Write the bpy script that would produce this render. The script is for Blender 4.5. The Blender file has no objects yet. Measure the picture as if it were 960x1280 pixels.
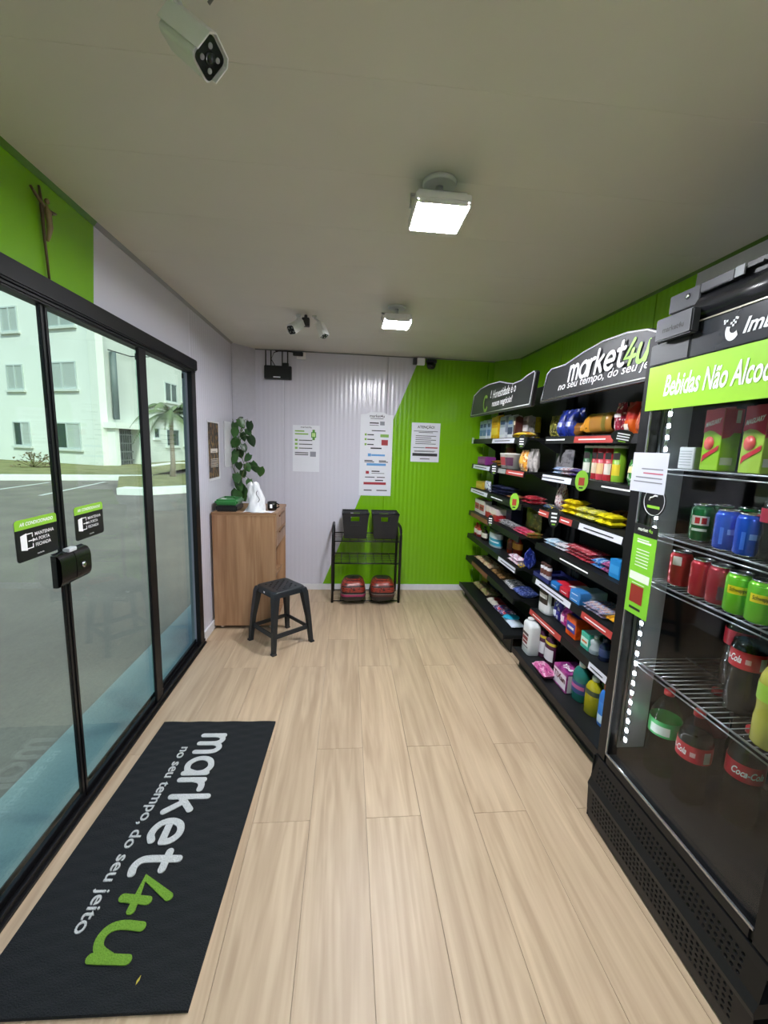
import bpy, bmesh, math, random
from mathutils import Vector, Matrix
random.seed(7)
sc = bpy.context.scene
COL = sc.collection
V = Vector
# ---------------------------------------------------------------- camera (solved from the photograph's vanishing lines)
F, PITCH, YAW, ROLL, CH = 521.5, .15742, .09139, .0347, 1.5
FW = V((math.sin(YAW)*math.cos(PITCH), math.cos(YAW)*math.cos(PITCH), -math.sin(PITCH)))
_r = V((math.cos(YAW), -math.sin(YAW), 0)); _u = _r.cross(FW)
RT = math.cos(ROLL)*_r + math.sin(ROLL)*_u
UP = -math.sin(ROLL)*_r + math.cos(ROLL)*_u
CP = V((0, 0, CH))
cam = bpy.data.cameras.new('camera'); co = bpy.data.objects.new('camera', cam); COL.objects.link(co)
co.matrix_world = Matrix(((RT.x, UP.x, -FW.x, CP.x), (RT.y, UP.y, -FW.y, CP.y), (RT.z, UP.z, -FW.z, CP.z), (0, 0, 0, 1)))
cam.sensor_fit = 'VERTICAL'; cam.sensor_height = 36; cam.sensor_width = 27; cam.lens = F/1280*36; cam.clip_start = .02; cam.clip_end = 300
sc.camera = co
# ---------------------------------------------------------------- sky, sun, exposure
w = bpy.data.worlds.new('sky'); sc.world = w; w.use_nodes = True
nt = w.node_tree; bg = nt.nodes['Background']
sky = nt.nodes.new('ShaderNodeTexSky'); sky.sky_type = 'NISHITA'; sky.sun_disc = False
sky.sun_elevation = math.radians(48); sky.sun_rotation = math.radians(110); sky.dust_density = 3; sky.air_density = 1.2
nt.links.new(sky.outputs[0], bg.inputs[0]); bg.inputs[1].default_value = .30
sl = bpy.data.lights.new('sun', 'SUN'); sl.energy = 4.2; sl.angle = math.radians(6); sl.color = (1, .95, .86)
so = bpy.data.objects.new('sun', sl); COL.objects.link(so)
so.rotation_euler = V((-.12, .9, -.85)).to_track_quat('-Z', 'Y').to_euler(); so.location = (8, -4, 12)
vs = sc.view_settings; vs.view_transform = 'Standard'; vs.look = 'None'; vs.exposure = 0; vs.gamma = 1; vs.use_curve_mapping = False
LAMP = 400.0
# ---------------------------------------------------------------- pixel -> place (a direction; the distance comes from the plane it lies on)
def ray(x, y): return RT*((x-480)/F) - UP*((y-640)/F) + FW
def onX(x, y, X): d = ray(x, y); return CP + d*(X/d.x)
def onY(x, y, Y): d = ray(x, y); return CP + d*(Y/d.y)
def onZ(x, y, Z): d = ray(x, y); return CP + d*((Z-CH)/d.z)
def on_wall(x, y, a, b):
    n = V((b[1]-a[1], -(b[0]-a[0]), 0)); d = ray(x, y)
    return CP + d*((V((a[0], a[1], 0))-CP).dot(n)/d.dot(n))
def solveY(px, X, z):
    k = (px-480)/F; a = RT - FW*k
    return -(a.x*X + a.z*(z-CH))/a.y
def solveZ(py, X, Y):
    k = (py-640)/F; a = -UP - FW*k
    return CH - (a.x*X + a.y*Y)/a.z
# ---------------------------------------------------------------- materials
def lin(h):
    if not isinstance(h, str): return tuple(h)
    h = h.lstrip('#'); o = []
    for i in (0, 2, 4):
        c = int(h[i:i+2], 16)/255; o.append(c/12.92 if c <= .04045 else ((c+.055)/1.055)**2.4)
    return tuple(o)
MC = {}
def base_mat(name):
    m = bpy.data.materials.new(name); m.use_nodes = True
    return m, m.node_tree, m.node_tree.nodes['Principled BSDF']
def N(t, kind, **kw):
    n = t.nodes.new(kind)
    for k, v in kw.items(): setattr(n, k, v)
    return n
def mixc(t, fac, a, b):
    n = N(t, 'ShaderNodeMix', data_type='RGBA'); 
    for sock, val in ((n.inputs[0], fac), (n.inputs[6], a), (n.inputs[7], b)):
        if hasattr(val, 'is_linked'): t.links.new(val, sock)
        elif isinstance(val, (int, float)): sock.default_value = val
        else: sock.default_value = (*val[:3], 1)
    return n.outputs[2]
def mat(hexc, rough=.5, metal=0, var=.08, scale=25, bump=0, coat=0, spec=.5):
    key = ('m', hexc, rough, metal, var, scale, bump, coat, spec)
    if key in MC: return MC[key]
    m, t, p = base_mat('paint_%d' % len(MC)); c = lin(hexc)
    tc = N(t, 'ShaderNodeTexCoord'); nz = N(t, 'ShaderNodeTexNoise'); nz.inputs['Scale'].default_value = scale; nz.inputs['Detail'].default_value = 3
    t.links.new(tc.outputs['Object'], nz.inputs['Vector'])
    t.links.new(mixc(t, nz.outputs[0], tuple(x*(1-var) for x in c), tuple(min(1, x*(1+var)) for x in c)), p.inputs['Base Color'])
    p.inputs['Roughness'].default_value = rough; p.inputs['Metallic'].default_value = metal; p.inputs['Coat Weight'].default_value = coat
    p.inputs['Specular IOR Level'].default_value = spec
    if bump:
        b = N(t, 'ShaderNodeBump'); b.inputs['Strength'].default_value = bump; b.inputs['Distance'].default_value = .01
        t.links.new(nz.outputs[0], b.inputs['Height']); t.links.new(b.outputs[0], p.inputs['Normal'])
    MC[key] = m; return m
def pack(c1, c2, kind='spots', scale=6, thr=.5, rough=.28, c3=None):
    """printed film / carton: colours laid out in the object's own coordinates"""
    key = ('p', c1, c2, kind, scale, thr, rough, c3)
    if key in MC: return MC[key]
    m, t, p = base_mat('print_%d' % len(MC)); tc = N(t, 'ShaderNodeTexCoord'); co_ = tc.outputs['Generated']
    if kind == 'spots':
        n = N(t, 'ShaderNodeTexVoronoi'); n.inputs['Scale'].default_value = scale; f = n.outputs['Distance']
    elif kind == 'noise':
        n = N(t, 'ShaderNodeTexNoise'); n.inputs['Scale'].default_value = scale; f = n.outputs[0]
    elif kind == 'wave':
        n = N(t, 'ShaderNodeTexWave'); n.bands_direction = 'Z'; n.inputs['Scale'].default_value = scale*.3; n.inputs['Distortion'].default_value = 3; n.inputs['Detail'].default_value = 1; f = n.outputs['Fac']
    else:  # 'x','y','z': a straight split with a soft wavy edge
        n = N(t, 'ShaderNodeTexNoise'); n.inputs['Scale'].default_value = 3
        s = N(t, 'ShaderNodeSeparateXYZ'); t.links.new(co_, s.inputs[0])
        a = N(t, 'ShaderNodeMath', operation='MULTIPLY_ADD'); a.inputs[1].default_value = .25; t.links.new(n.outputs[0], a.inputs[0]); t.links.new(s.outputs['XYZ'.index(kind.upper())], a.inputs[2]); f = a.outputs[0]; thr = thr+.125
    t.links.new(co_, n.inputs['Vector'])
    r = N(t, 'ShaderNodeValToRGB'); r.color_ramp.elements[0].position = thr-.03; r.color_ramp.elements[1].position = thr+.03
    t.links.new(f, r.inputs[0]); out = mixc(t, r.outputs[0], lin(c1), lin(c2))
    if c3:
        n2 = N(t, 'ShaderNodeTexNoise'); n2.inputs['Scale'].default_value = scale*1.3; t.links.new(co_, n2.inputs['Vector'])
        r2 = N(t, 'ShaderNodeValToRGB'); r2.color_ramp.elements[0].position = .56; r2.color_ramp.elements[1].position = .6
        t.links.new(n2.outputs[0], r2.inputs[0]); out = mixc(t, r2.outputs[0], out, lin(c3))
    t.links.new(out, p.inputs['Base Color']); p.inputs['Roughness'].default_value = rough
    MC[key] = m; return m
def glow(hexc, s):
    key = ('e', hexc, s)
    if key in MC: return MC[key]
    m, t, p = base_mat('light_%d' % len(MC)); p.inputs['Emission Color'].default_value = (*lin(hexc), 1); p.inputs['Emission Strength'].default_value = s
    p.inputs['Base Color'].default_value = (.8, .8, .8, 1); MC[key] = m; return m
def glass(name, tint, refl=1.0, rough=0.02):
    if name in MC: return MC[name]
    m = bpy.data.materials.new(name); m.use_nodes = True; t = m.node_tree; t.nodes.remove(t.nodes['Principled BSDF'])
    tr = N(t, 'ShaderNodeBsdfTransparent'); tr.inputs[0].default_value = (*tint, 1)
    gl = N(t, 'ShaderNodeBsdfGlossy'); gl.inputs['Roughness'].default_value = rough
    lw = N(t, 'ShaderNodeLayerWeight'); lw.inputs[0].default_value = .5
    pw_ = N(t, 'ShaderNodeMath', operation='POWER'); pw_.inputs[1].default_value = 5; t.links.new(lw.outputs['Facing'], pw_.inputs[0])
    ml = N(t, 'ShaderNodeMath', operation='MULTIPLY_ADD'); ml.inputs[1].default_value = .6*refl; ml.inputs[2].default_value = .035*refl; t.links.new(pw_.outputs[0], ml.inputs[0])
    mx = N(t, 'ShaderNodeMixShader'); t.links.new(ml.outputs[0], mx.inputs[0]); t.links.new(tr.outputs[0], mx.inputs[1]); t.links.new(gl.outputs[0], mx.inputs[2])
    t.links.new(mx.outputs[0], t.nodes['Material Output'].inputs[0]); MC[name] = m; return m
def split_wall(name, c1, c2, a, b, c, rough, tone=.04):
    """wall vinyl: c1 where a*x+b*y+c*z < 0 style line, c2 beyond (two colours of foil butted on a straight cut)"""
    m, t, p = base_mat(name); tc = N(t, 'ShaderNodeTexCoord')
    d = N(t, 'ShaderNodeVectorMath', operation='DOT_PRODUCT'); d.inputs[1].default_value = a; t.links.new(tc.outputs['Object'], d.inputs[0])
    g = N(t, 'ShaderNodeMath', operation='GREATER_THAN'); g.inputs[1].default_value = b; t.links.new(d.outputs['Value'], g.inputs[0])
    nz = N(t, 'ShaderNodeTexNoise'); nz.inputs['Scale'].default_value = 2.2; nz.inputs['Detail'].default_value = 4; t.links.new(tc.outputs['Object'], nz.inputs['Vector'])
    x1 = mixc(t, nz.outputs[0], tuple(v*(1-tone) for v in lin(c1)), tuple(v*(1+tone) for v in lin(c1)))
    t.links.new(mixc(t, g.outputs[0], x1, lin(c2)), p.inputs['Base Color'])
    p.inputs['Roughness'].default_value = rough; return m
# ---------------------------------------------------------------- mesh helpers
class MB:
    def __init__(s): s.v = []; s.f = []; s.mi = []; s.sm = []
    def add(s, vs, fs, mi=0, sm=False, M=None):
        o = len(s.v); s.v += [tuple(M @ V(p)) if M is not None else tuple(p) for p in vs]
        for f in fs: s.f.append([i+o for i in f]); s.mi.append(mi); s.sm.append(sm)
        return s
    def box(s, x0, x1, y0, y1, z0, z1, mi=0, M=None):
        x0, x1 = min(x0, x1), max(x0, x1); y0, y1 = min(y0, y1), max(y0, y1); z0, z1 = min(z0, z1), max(z0, z1)
        return s.add([(x0,y0,z0),(x1,y0,z0),(x1,y1,z0),(x0,y1,z0),(x0,y0,z1),(x1,y0,z1),(x1,y1,z1),(x0,y1,z1)],
              [(0,3,2,1),(4,5,6,7),(0,1,5,4),(1,2,6,5),(2,3,7,6),(3,0,4,7)], mi, False, M)
    def lathe(s, prof, n=20, c=(0,0,0), mi=0, sm=True, sx=1, sy=1, M=None, a0=0, a1=2*math.pi, caps=True):
        full = abs(a1-a0-2*math.pi) < 1e-6; k = n if full else n+1; vs = []
        for r, z in prof:
            for i in range(k):
                a = a0+(a1-a0)*i/n; vs.append((c[0]+r*sx*math.cos(a), c[1]+r*sy*math.sin(a), c[2]+z))
        fs = []
        for j in range(len(prof)-1):
            for i in range(n):
                i2 = (i+1) % k if full else i+1
                fs.append((j*k+i, j*k+i2, (j+1)*k+i2, (j+1)*k+i))
        s.add(vs, fs, mi, sm, M)
        if full and caps:
            o = len(s.v)-len(vs)
            if prof[0][0] > 1e-5: s.f.append([o+i for i in range(k)][::-1]); s.mi.append(mi); s.sm.append(False)
            if prof[-1][0] > 1e-5: s.f.append([o+(len(prof)-1)*k+i for i in range(k)]); s.mi.append(mi); s.sm.append(False)
        return s
    def tube(s, pts, r, n=8, mi=0, M=None, closed=False):
        pts = [V(p) for p in pts]; vs = []; L = len(pts)
        for i, p in enumerate(pts):
            if closed: d = pts[(i+1) % L]-pts[i-1]
            else: d = pts[min(i+1, L-1)]-pts[max(i-1, 0)]
            d.normalize(); a = V((0,0,1)) if abs(d.z) < .9 else V((1,0,0)); u = d.cross(a).normalized(); w_ = d.cross(u)
            rr = r[i] if isinstance(r, (list, tuple)) else r
            for k in range(n):
                t_ = 2*math.pi*k/n; vs.append(p+u*rr*math.cos(t_)+w_*rr*math.sin(t_))
        fs = []
        for i in range(L if closed else L-1):
            for k in range(n):
                j = (i+1) % L; fs.append((i*n+k, i*n+(k+1) % n, j*n+(k+1) % n, j*n+k))
        if not closed: fs += [tuple(range(n))[::-1], tuple((L-1)*n+k for k in range(n))]
        return s.add(vs, fs, mi, True, M)
    def prism(s, poly, h0, h1, M=None, mi=0):
        n = len(poly); vs = [(x, y, h0) for x, y in poly]+[(x, y, h1) for x, y in poly]
        fs = [tuple(range(n))[::-1], tuple(range(n, 2*n))]+[(i, (i+1) % n, n+(i+1) % n, n+i) for i in range(n)]
        return s.add(vs, fs, mi, False, M)
    def grid(s, fn, nu, nv, mi=0, sm=True, M=None, flip=False):
        vs = [fn(i/nu, j/nv) for j in range(nv+1) for i in range(nu+1)]; k = nu+1
        fs = [(j*k+i, j*k+i+1, (j+1)*k+i+1, (j+1)*k+i) for j in range(nv) for i in range(nu)]
        if flip: fs = [f[::-1] for f in fs]
        return s.add(vs, fs, mi, sm, M)
    def build(s, name, mats, parent=None, bevel=0, seg=2, world=True, keep=False, fixn=True):
        me = bpy.data.meshes.new(name); loc = V((0,0,0)); vs = s.v
        if parent is not None and world: off = wloc(parent); vs = [V(p)-off for p in s.v]
        elif parent is None and not keep:
            xs, ys, zs = zip(*s.v); loc = V(((min(xs)+max(xs))/2, (min(ys)+max(ys))/2, min(zs))); vs = [V(p)-loc for p in s.v]
        me.from_pydata([tuple(p) for p in vs], [], s.f)
        for i, p in enumerate(me.polygons): p.material_index = s.mi[i]; p.use_smooth = s.sm[i]
        mats = mats if isinstance(mats, (list, tuple)) else [mats]
        for m in mats: me.materials.append(m)
        if bevel or fixn:
            bm = bmesh.new(); bm.from_mesh(me)
            if fixn: bmesh.ops.recalc_face_normals(bm, faces=bm.faces)
            if bevel:
                es = [e for e in bm.edges if len(e.link_faces) == 2 and e.calc_face_angle(0) > .6]
                bmesh.ops.bevel(bm, geom=es, offset=bevel, segments=seg, affect='EDGES', clamp_overlap=True)
            bm.to_mesh(me); bm.free()
        o = bpy.data.objects.new(name, me); COL.objects.link(o); o.location = loc
        if parent is not None: o.parent = parent
        return o
WL = {}
def wloc(o):
    l = V(o.location); p = o.parent
    while p is not None: l += p.location; p = p.parent
    return l
def thing(name, label, cat, loc=(0,0,0), rz=0, group=None, kind=None):
    o = bpy.data.objects.new(name, None); COL.objects.link(o); o.location = loc; o.rotation_euler = (0, 0, rz); o.empty_display_size = .05
    return tag(o, label, cat, group, kind)
def tag(o, label=None, cat=None, group=None, kind=None):
    if label: o['label'] = label
    if cat: o['category'] = cat
    if group: o['group'] = group
    if kind: o['kind'] = kind
    return o
def struct(o): o['kind'] = 'structure'; return o
def copy_tree(o, parent=None):
    c = o.copy(); COL.objects.link(c); c.parent = parent
    for ch in list(o.children): copy_tree(ch, c)
    return c
TC = {}
def text_geo(s, bold=0, shear=0, spacing=1, res=3):
    key = (s, bold, shear, spacing, res)
    if key not in TC:
        cu = bpy.data.curves.new('lettering', 'FONT'); cu.body = s; cu.size = 1; cu.offset = bold; cu.shear = shear; cu.space_character = spacing; cu.resolution_u = res
        o = bpy.data.objects.new('lettering', cu); COL.objects.link(o); bpy.context.view_layer.update()
        dg = bpy.context.evaluated_depsgraph_get(); me = bpy.data.meshes.new_from_object(o.evaluated_get(dg))
        vs = [tuple(v.co) for v in me.vertices]; fs = [tuple(p.vertices) for p in me.polygons]
        bpy.data.objects.remove(o); bpy.data.curves.remove(cu); bpy.data.meshes.remove(me)
        x0 = min(v[0] for v in vs); x1 = max(v[0] for v in vs); y0 = min(v[1] for v in vs); y1 = max(v[1] for v in vs)
        TC[key] = ([((x-x0)/(x1-x0), (y-y0)/(y1-y0)) for x, y, z in vs], fs, (x1-x0)/(y1-y0))
    return TC[key]
def text_on(mb, s, o, xd, yd, width=None, height=None, mi=0, **kw):
    """flat print: o = lower-left corner, xd/yd = unit directions"""
    vs, fs, asp = text_geo(s, **kw)
    if width is None: width = height*asp
    if height is None: height = width/asp
    o, xd, yd = V(o), V(xd), V(yd)
    mb.add([o+xd*(x*width)+yd*(y*height) for x, y in vs], fs, mi); return width
def quad(mb, o, xd, yd, w_, h, mi=0, t=0):
    o, xd, yd = V(o), V(xd), V(yd); n = xd.cross(yd)
    if t <= 0: mb.add([o, o+xd*w_, o+xd*w_+yd*h, o+yd*h], [(0,1,2,3)], mi)
    else:
        b = [o, o+xd*w_, o+xd*w_+yd*h, o+yd*h]; mb.add([p-n*t for p in b]+b, [(0,3,2,1),(4,5,6,7),(0,1,5,4),(1,2,6,5),(2,3,7,6),(3,0,4,7)], mi)
LOGO = {  # rounded stroke lettering: glyph -> (width, strokes); baseline 0, x-height 1
 'm': (1.12, [[(0, 0), (0, .97)], [(0, .55), (.08, .85), (.28, .98), (.48, .87), (.56, .6), (.56, 0)], [(.56, .6), (.64, .86), (.84, .98), (1.04, .87), (1.12, .6), (1.12, 0)]]),
 'a': (.9, [[(.9, .5), (.83, .8), (.62, .97), (.4, .98), (.15, .84), (.02, .55), (.08, .25), (.28, .04), (.5, .0), (.75, .12), (.9, .5)], [(.9, .95), (.9, 0)]]),
 'r': (.5, [[(0, 0), (0, .97)], [(0, .5), (.08, .82), (.27, .97), (.5, .98)]]), 'k': (.72, [[(0, 0), (0, 1.42)], [(.04, .42), (.62, .96)], [(.25, .6), (.7, .02)]]),
 'e': (.88, [[(.03, .47), (.86, .5)], [(.86, .5), (.84, .74), (.66, .94), (.42, .98), (.16, .85), (.02, .52), (.1, .2), (.32, .03), (.58, 0), (.8, .12)]]),
 't': (.72, [[(.26, 1.36), (.24, .35), (.34, .08), (.54, 0), (.72, .04)], [(0, .96), (.62, .96)]]),
 '4': (1.0, [[(.62, 1.4), (.02, .42), (.98, .46)], [(.72, .82), (.62, .04)]]), 'u': (.86, [[(.06, .98), (.0, .42), (.1, .1), (.34, .0), (.6, .12), (.8, .5)], [(.86, 1.0), (.8, .02)]])}
def logo(mb, s, o, xd, yd, scale, r=.135, shear=0, gap=.3, ysc=1):
    o, xd, yd = V(o), V(xd), V(yd); x = 0; lift = xd.cross(yd)*.0006
    for ch in s:
        w_, st = LOGO[ch]
        for line in st:
            o = o+lift           # strokes lie on one another, never in one plane
            pts = []
            for i in range(len(line)-1):       # smooth through the points
                p0, p1, p2, p3 = (V(line[max(0, min(len(line)-1, j))]) for j in (i-1, i, i+1, i+2))
                n = 1 if len(line) < 4 else 4
                for k in range(n): t = k/n; pts.append(.5*((2*p1)+(p2-p0)*t+(2*p0-5*p1+4*p2-p3)*t*t+(3*p1-p0-3*p2+p3)*t**3))
            pts.append(V(line[-1])); L, R = [], []
            for i, p in enumerate(pts):
                d = (pts[min(i+1, len(pts)-1)]-pts[max(0, i-1)]).normalized(); n_ = V((-d.y, d.x))*r; L.append(p+n_); R.append(p-n_)
            def cap(p, d): a = math.atan2(d.y, d.x); return [p+V((math.cos(a+t), math.sin(a+t)))*r for t in (1.2, .8, .4, 0, -.4, -.8, -1.2)]
            d1 = (pts[-1]-pts[-2]).normalized(); d0 = (pts[0]-pts[1]).normalized()
            W = lambda q: o+xd*((x+q.x+shear*q.y)*scale)+yd*(q.y*scale*ysc)
            m = len(pts); mb.add([W(q) for q in L+R], [(i, i+1, m+i+1, m+i) for i in range(m-1)])
            c = [L[-1]]+cap(pts[-1], d1)+[R[-1]]; mb.add([W(q) for q in c], [tuple(range(len(c)))]); c = [R[0]]+cap(pts[0], d0)+[L[0]]; mb.add([W(q) for q in c], [tuple(range(len(c)))])
        x += w_+gap
    return (x-gap)*scale
def logo_units(s, gap=.3): return sum(LOGO[c][0] for c in s)+gap*(len(s)-1)
X_, Y_, Z_ = V((1,0,0)), V((0,1,0)), V((0,0,1))
BLACK = mat('17181a', .45); BLACKM = mat('1b1c1e', .35); WHITE = mat('e9e9ea', .4); CHROME = mat('c9ccd0', .2, 1)
INK = mat('2a2a30', .6); GREENV = mat('8cc63a', .4); WLET = mat('f2f3f5', .5); REDV = mat('c0392f', .45)
# ================================================================ THE SHELL
CEIL, XL, XR, YB, YF = 2.36, -1.05, 1.62, 4.21, -1.7
def wood_mat(name, light, dark, gx, gy, rough, axis='Y', contrast=.5):
    m, t, p = base_mat(name); tc = N(t, 'ShaderNodeTexCoord'); oi = N(t, 'ShaderNodeObjectInfo')
    mu = N(t, 'ShaderNodeMath', operation='MULTIPLY'); mu.inputs[1].default_value = 37; t.links.new(oi.outputs['Random'], mu.inputs[0])
    ad = N(t, 'ShaderNodeVectorMath', operation='ADD'); t.links.new(tc.outputs['Object'], ad.inputs[0]); t.links.new(mu.outputs[0], ad.inputs[1])
    def noise(sc_, det, dist=0):
        mp = N(t, 'ShaderNodeMapping'); mp.inputs['Scale'].default_value = sc_; t.links.new(ad.outputs[0], mp.inputs[0])
        n = N(t, 'ShaderNodeTexNoise'); n.inputs['Scale'].default_value = 1; n.inputs['Detail'].default_value = det; n.inputs['Distortion'].default_value = dist; t.links.new(mp.outputs[0], n.inputs['Vector']); return n
    S = {'Y': (gx, gy, gx), 'Z': (gx, gx, gy), 'X': (gy, gx, gx)}[axis]
    n1 = noise(S, 5, .6); n2 = noise(tuple(v*.32 for v in S), 2, 2.2); n3 = noise(tuple(v*4 for v in S), 3)
    wv = N(t, 'ShaderNodeMath', operation='MULTIPLY'); wv.inputs[1].default_value = 22; t.links.new(n2.outputs[0], wv.inputs[0])
    sn = N(t, 'ShaderNodeMath', operation='SINE'); t.links.new(wv.outputs[0], sn.inputs[0])
    a = N(t, 'ShaderNodeMath', operation='MULTIPLY_ADD'); a.inputs[1].default_value = .13; t.links.new(sn.outputs[0], a.inputs[0]); t.links.new(n1.outputs[0], a.inputs[2])
    b = N(t, 'ShaderNodeMath', operation='MULTIPLY_ADD'); b.inputs[1].default_value = .35; t.links.new(n3.outputs[0], b.inputs[0]); t.links.new(a.outputs[0], b.inputs[2])
    r = N(t, 'ShaderNodeMapRange'); r.inputs[1].default_value = .68-contrast*.55; r.inputs[2].default_value = .68+contrast*.55; t.links.new(b.outputs[0], r.inputs[0])
    c = mixc(t, r.outputs[0], lin(dark), lin(light))
    hv = N(t, 'ShaderNodeHueSaturation'); mr = N(t, 'ShaderNodeMapRange'); mr.inputs[3].default_value = .93; mr.inputs[4].default_value = 1.06
    t.links.new(oi.outputs['Random'], mr.inputs[0]); t.links.new(mr.outputs[0], hv.inputs['Value']); t.links.new(c, hv.inputs['Color']); t.links.new(hv.outputs[0], p.inputs['Base Color'])
    p.inputs['Roughness'].default_value = rough
    bp = N(t, 'ShaderNodeBump'); bp.inputs['Strength'].default_value = .06; bp.inputs['Distance'].default_value = .003; t.links.new(b.outputs[0], bp.inputs['Height']); t.links.new(bp.outputs[0], p.inputs['Normal'])
    return m
PLANK = wood_mat('oak_vinyl', 'c6af92', 'a58d72', 22, 1.3, .42, 'Y', .65)
CABW = wood_mat('cabinet_laminate', 'b08b69', '8a6546', 16, .9, .4, 'Z')
floor = struct(MB().box(XL-.06, XR+.06, YF-.06, YB+.06, -.08, -.006).build('floor', mat('6f6355', .8), keep=True))
pm = {}
PW, PL = .2255, 1.185
for c in range(-1, 12):
    x0 = -1.022+PW*c  # columns aligned so that seams fall at x = -.12, .105, .33 ...
    xa, xb = max(x0, XL), min(x0+PW, XR)
    if xb-xa < .02: continue
    off = (1.88 if c % 2 == 0 else 1.48) - 4*PL
    for k in range(8):
        ya, yb = max(off+k*PL, YF), min(off+(k+1)*PL, YB)
        if yb-ya < .03: continue
        key = (round(xb-xa, 4), round(yb-ya, 3))
        if key not in pm:
            o = MB().box(-key[0]/2+.0005, key[0]/2-.0005, -key[1]/2+.0005, key[1]/2-.0005, -.006, 0).build('plank', PLANK, bevel=.0007, seg=1, keep=True); pm[key] = o.data
        else: o = bpy.data.objects.new('plank', pm[key]); COL.objects.link(o)
        o.parent = floor; o.location = ((xa+xb)/2, (ya+yb)/2, 0)
# ceiling of narrow panels
CEILM = mat('d2d0c4', .5, var=.05, scale=3)
ceil = struct(MB().box(XL-.06, XR+.06, YF-.06, YB+.06, CEIL+.02, CEIL+.09).build('ceiling', mat('888680', .6), keep=True))
y = YF; pw = .355; cmesh = None
while y < YB-.01:
    yb = min(y+pw, YB)
    if cmesh is None or yb-y < pw-.001:
        o = MB().box(XL, XR, 0.0001, yb-y-.0001, CEIL, CEIL+.02).build('ceiling_panel', CEILM, bevel=.0008, seg=1, keep=True); cmesh = cmesh or o.data
    else: o = bpy.data.objects.new('ceiling_panel', cmesh); COL.objects.link(o)
    o.parent = ceil; o.location = (0, y, 0); y += pw
# walls: ribbed sandwich panels
GREEN = '76b213'; PVC = 'd0cfda'
MBACK = split_wall('vinyl_back', PVC, GREEN, (1, 0, -.397), .685-.397*2.36, 0, .17)
MLEFT = split_wall('vinyl_left', GREEN, PVC, (0, 1, -.12), 1.96-.12*2.34, 0, .27)
MRIGHT = split_wall('vinyl_right', PVC, GREEN, (0, 1, .05), 1.98+.05*2.3, 0, .27)
def rib(parent, axis, a, b, at, sgn, z0, z1, m, period=.0428, amp=.0006):
    """one wall panel; axis 'x' runs along X facing -Y at y=at, axis 'y' along Y facing sgn*X at x=at"""
    mb = MB(); n = max(2, int((b-a)/period*6)); th = .018; pr = []
    for i in range(n+1):
        t_ = a+(b-a)*i/n; e = min(t_-a, b-t_); d = amp*math.sin(2*math.pi*t_/period)-(.004 if e < .0035 else 0); pr.append((t_, d))
    vs = []
    for zz in (z0, z1):
        for t_, d in pr: vs.append((t_, at-d, zz) if axis == 'x' else (at+sgn*d, t_, zz))
    mb.add(vs, [(i, i+1, n+2+i, n+1+i) for i in range(n)], 0, True)
    bk = at+th if axis == 'x' else at-sgn*th
    for e in (a, b):
        p0, p1 = ((e, at, bk) if axis == 'x' else (e, at, bk))[0], None
        q = [(e, at, z0), (e, bk, z0), (e, bk, z1), (e, at, z1)] if axis == 'x' else [(at, e, z0), (bk, e, z0), (bk, e, z1), (at, e, z1)]
        mb.add(q, [(0, 1, 2, 3)])
    return mb.build('wall_panel', m, parent, fixn=False)
SLAB = mat('8d8f92', .7)
wb = struct(MB().box(XL-.06, XR+.06, YB+.02, YB+.07, -.08, CEIL+.05).build('wall_back', SLAB, keep=True))
for a, b in ((-1.05, -.62), (-.62, .38), (.38, 1.38), (1.38, 1.62)): rib(wb, 'x', a, b, YB, 1, 0, CEIL, MBACK)
wr = struct(MB().box(XR+.02, XR+.07, YF-.06, YB+.06, -.08, CEIL+.05).build('wall_right', SLAB, keep=True))
for k in range(6): rib(wr, 'y', YF+k*.985, YF+(k+1)*.985, XR, -1, 0, CEIL, MRIGHT)
DJ = 3.02; DH = 2.02; D0 = .25
wl = MB().box(XL-.07, XL-.02, DJ, YB+.06, -.08, CEIL+.05).box(XL-.07, XL-.02, YF-.06, D0, -.08, CEIL+.05).box(XL-.07, XL-.02, D0, DJ, DH, CEIL+.05)
wl = struct(wl.build('wall_left', SLAB, keep=True))
rib(wl, 'y', 2.98, 4.0, XL, 1, 0, CEIL, MLEFT)
# flat painted upper strip over the doors, in lengths
for a, b in ((D0, 1.12), (1.12, 1.96), (1.96, 2.978)): MB().box(XL-.018, XL, a, b, DH, CEIL).build('wall_panel', MLEFT, wl)
rib(wl, 'y', YF, D0, XL, 1, 0, CEIL, MLEFT)
wf = struct(MB().box(XL-.06, XR+.06, YF-.07, YF-.0, -.08, CEIL+.05).build('wall_front', mat('b9babf', .35), keep=True))
# boxed corner posts
struct(MB().prism([(XL, 4.01), (-.886, 4.206), (-.886, YB), (XL, YB)], 0, CEIL).build('trim_1', mat('c3c2cc', .25)))
struct(MB().prism([(1.438, 4.206), (XR, 3.985), (XR, YB), (1.438, YB)], 0, CEIL).build('trim_2', mat('6fa518', .25)))
# ceiling cove beads
struct(MB().prism([(XL, CEIL), (XL+.016, CEIL), (XL+.004, CEIL-.016), (XL, CEIL-.016)], YF, 4.0, Matrix(((1,0,0,0),(0,0,1,0),(0,1,0,0),(0,0,0,1)))).build('trim_3', split_wall('cove_left', '4f7d1a', '8b8b88', (0, 1, 0), 1.96, 0, .4), keep=True))
struct(MB().prism([(XR, CEIL), (XR-.012, CEIL), (XR-.003, CEIL-.012), (XR, CEIL-.012)], YF, 4.0, Matrix(((1,0,0,0),(0,0,1,0),(0,1,0,0),(0,0,0,1)))).build('trim_4', mat('4a701c', .4)))
struct(MB().box(-.885, 1.435, YB-.008, YB, CEIL-.009, CEIL).build('trim_5', mat('77787a', .4)))
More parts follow.
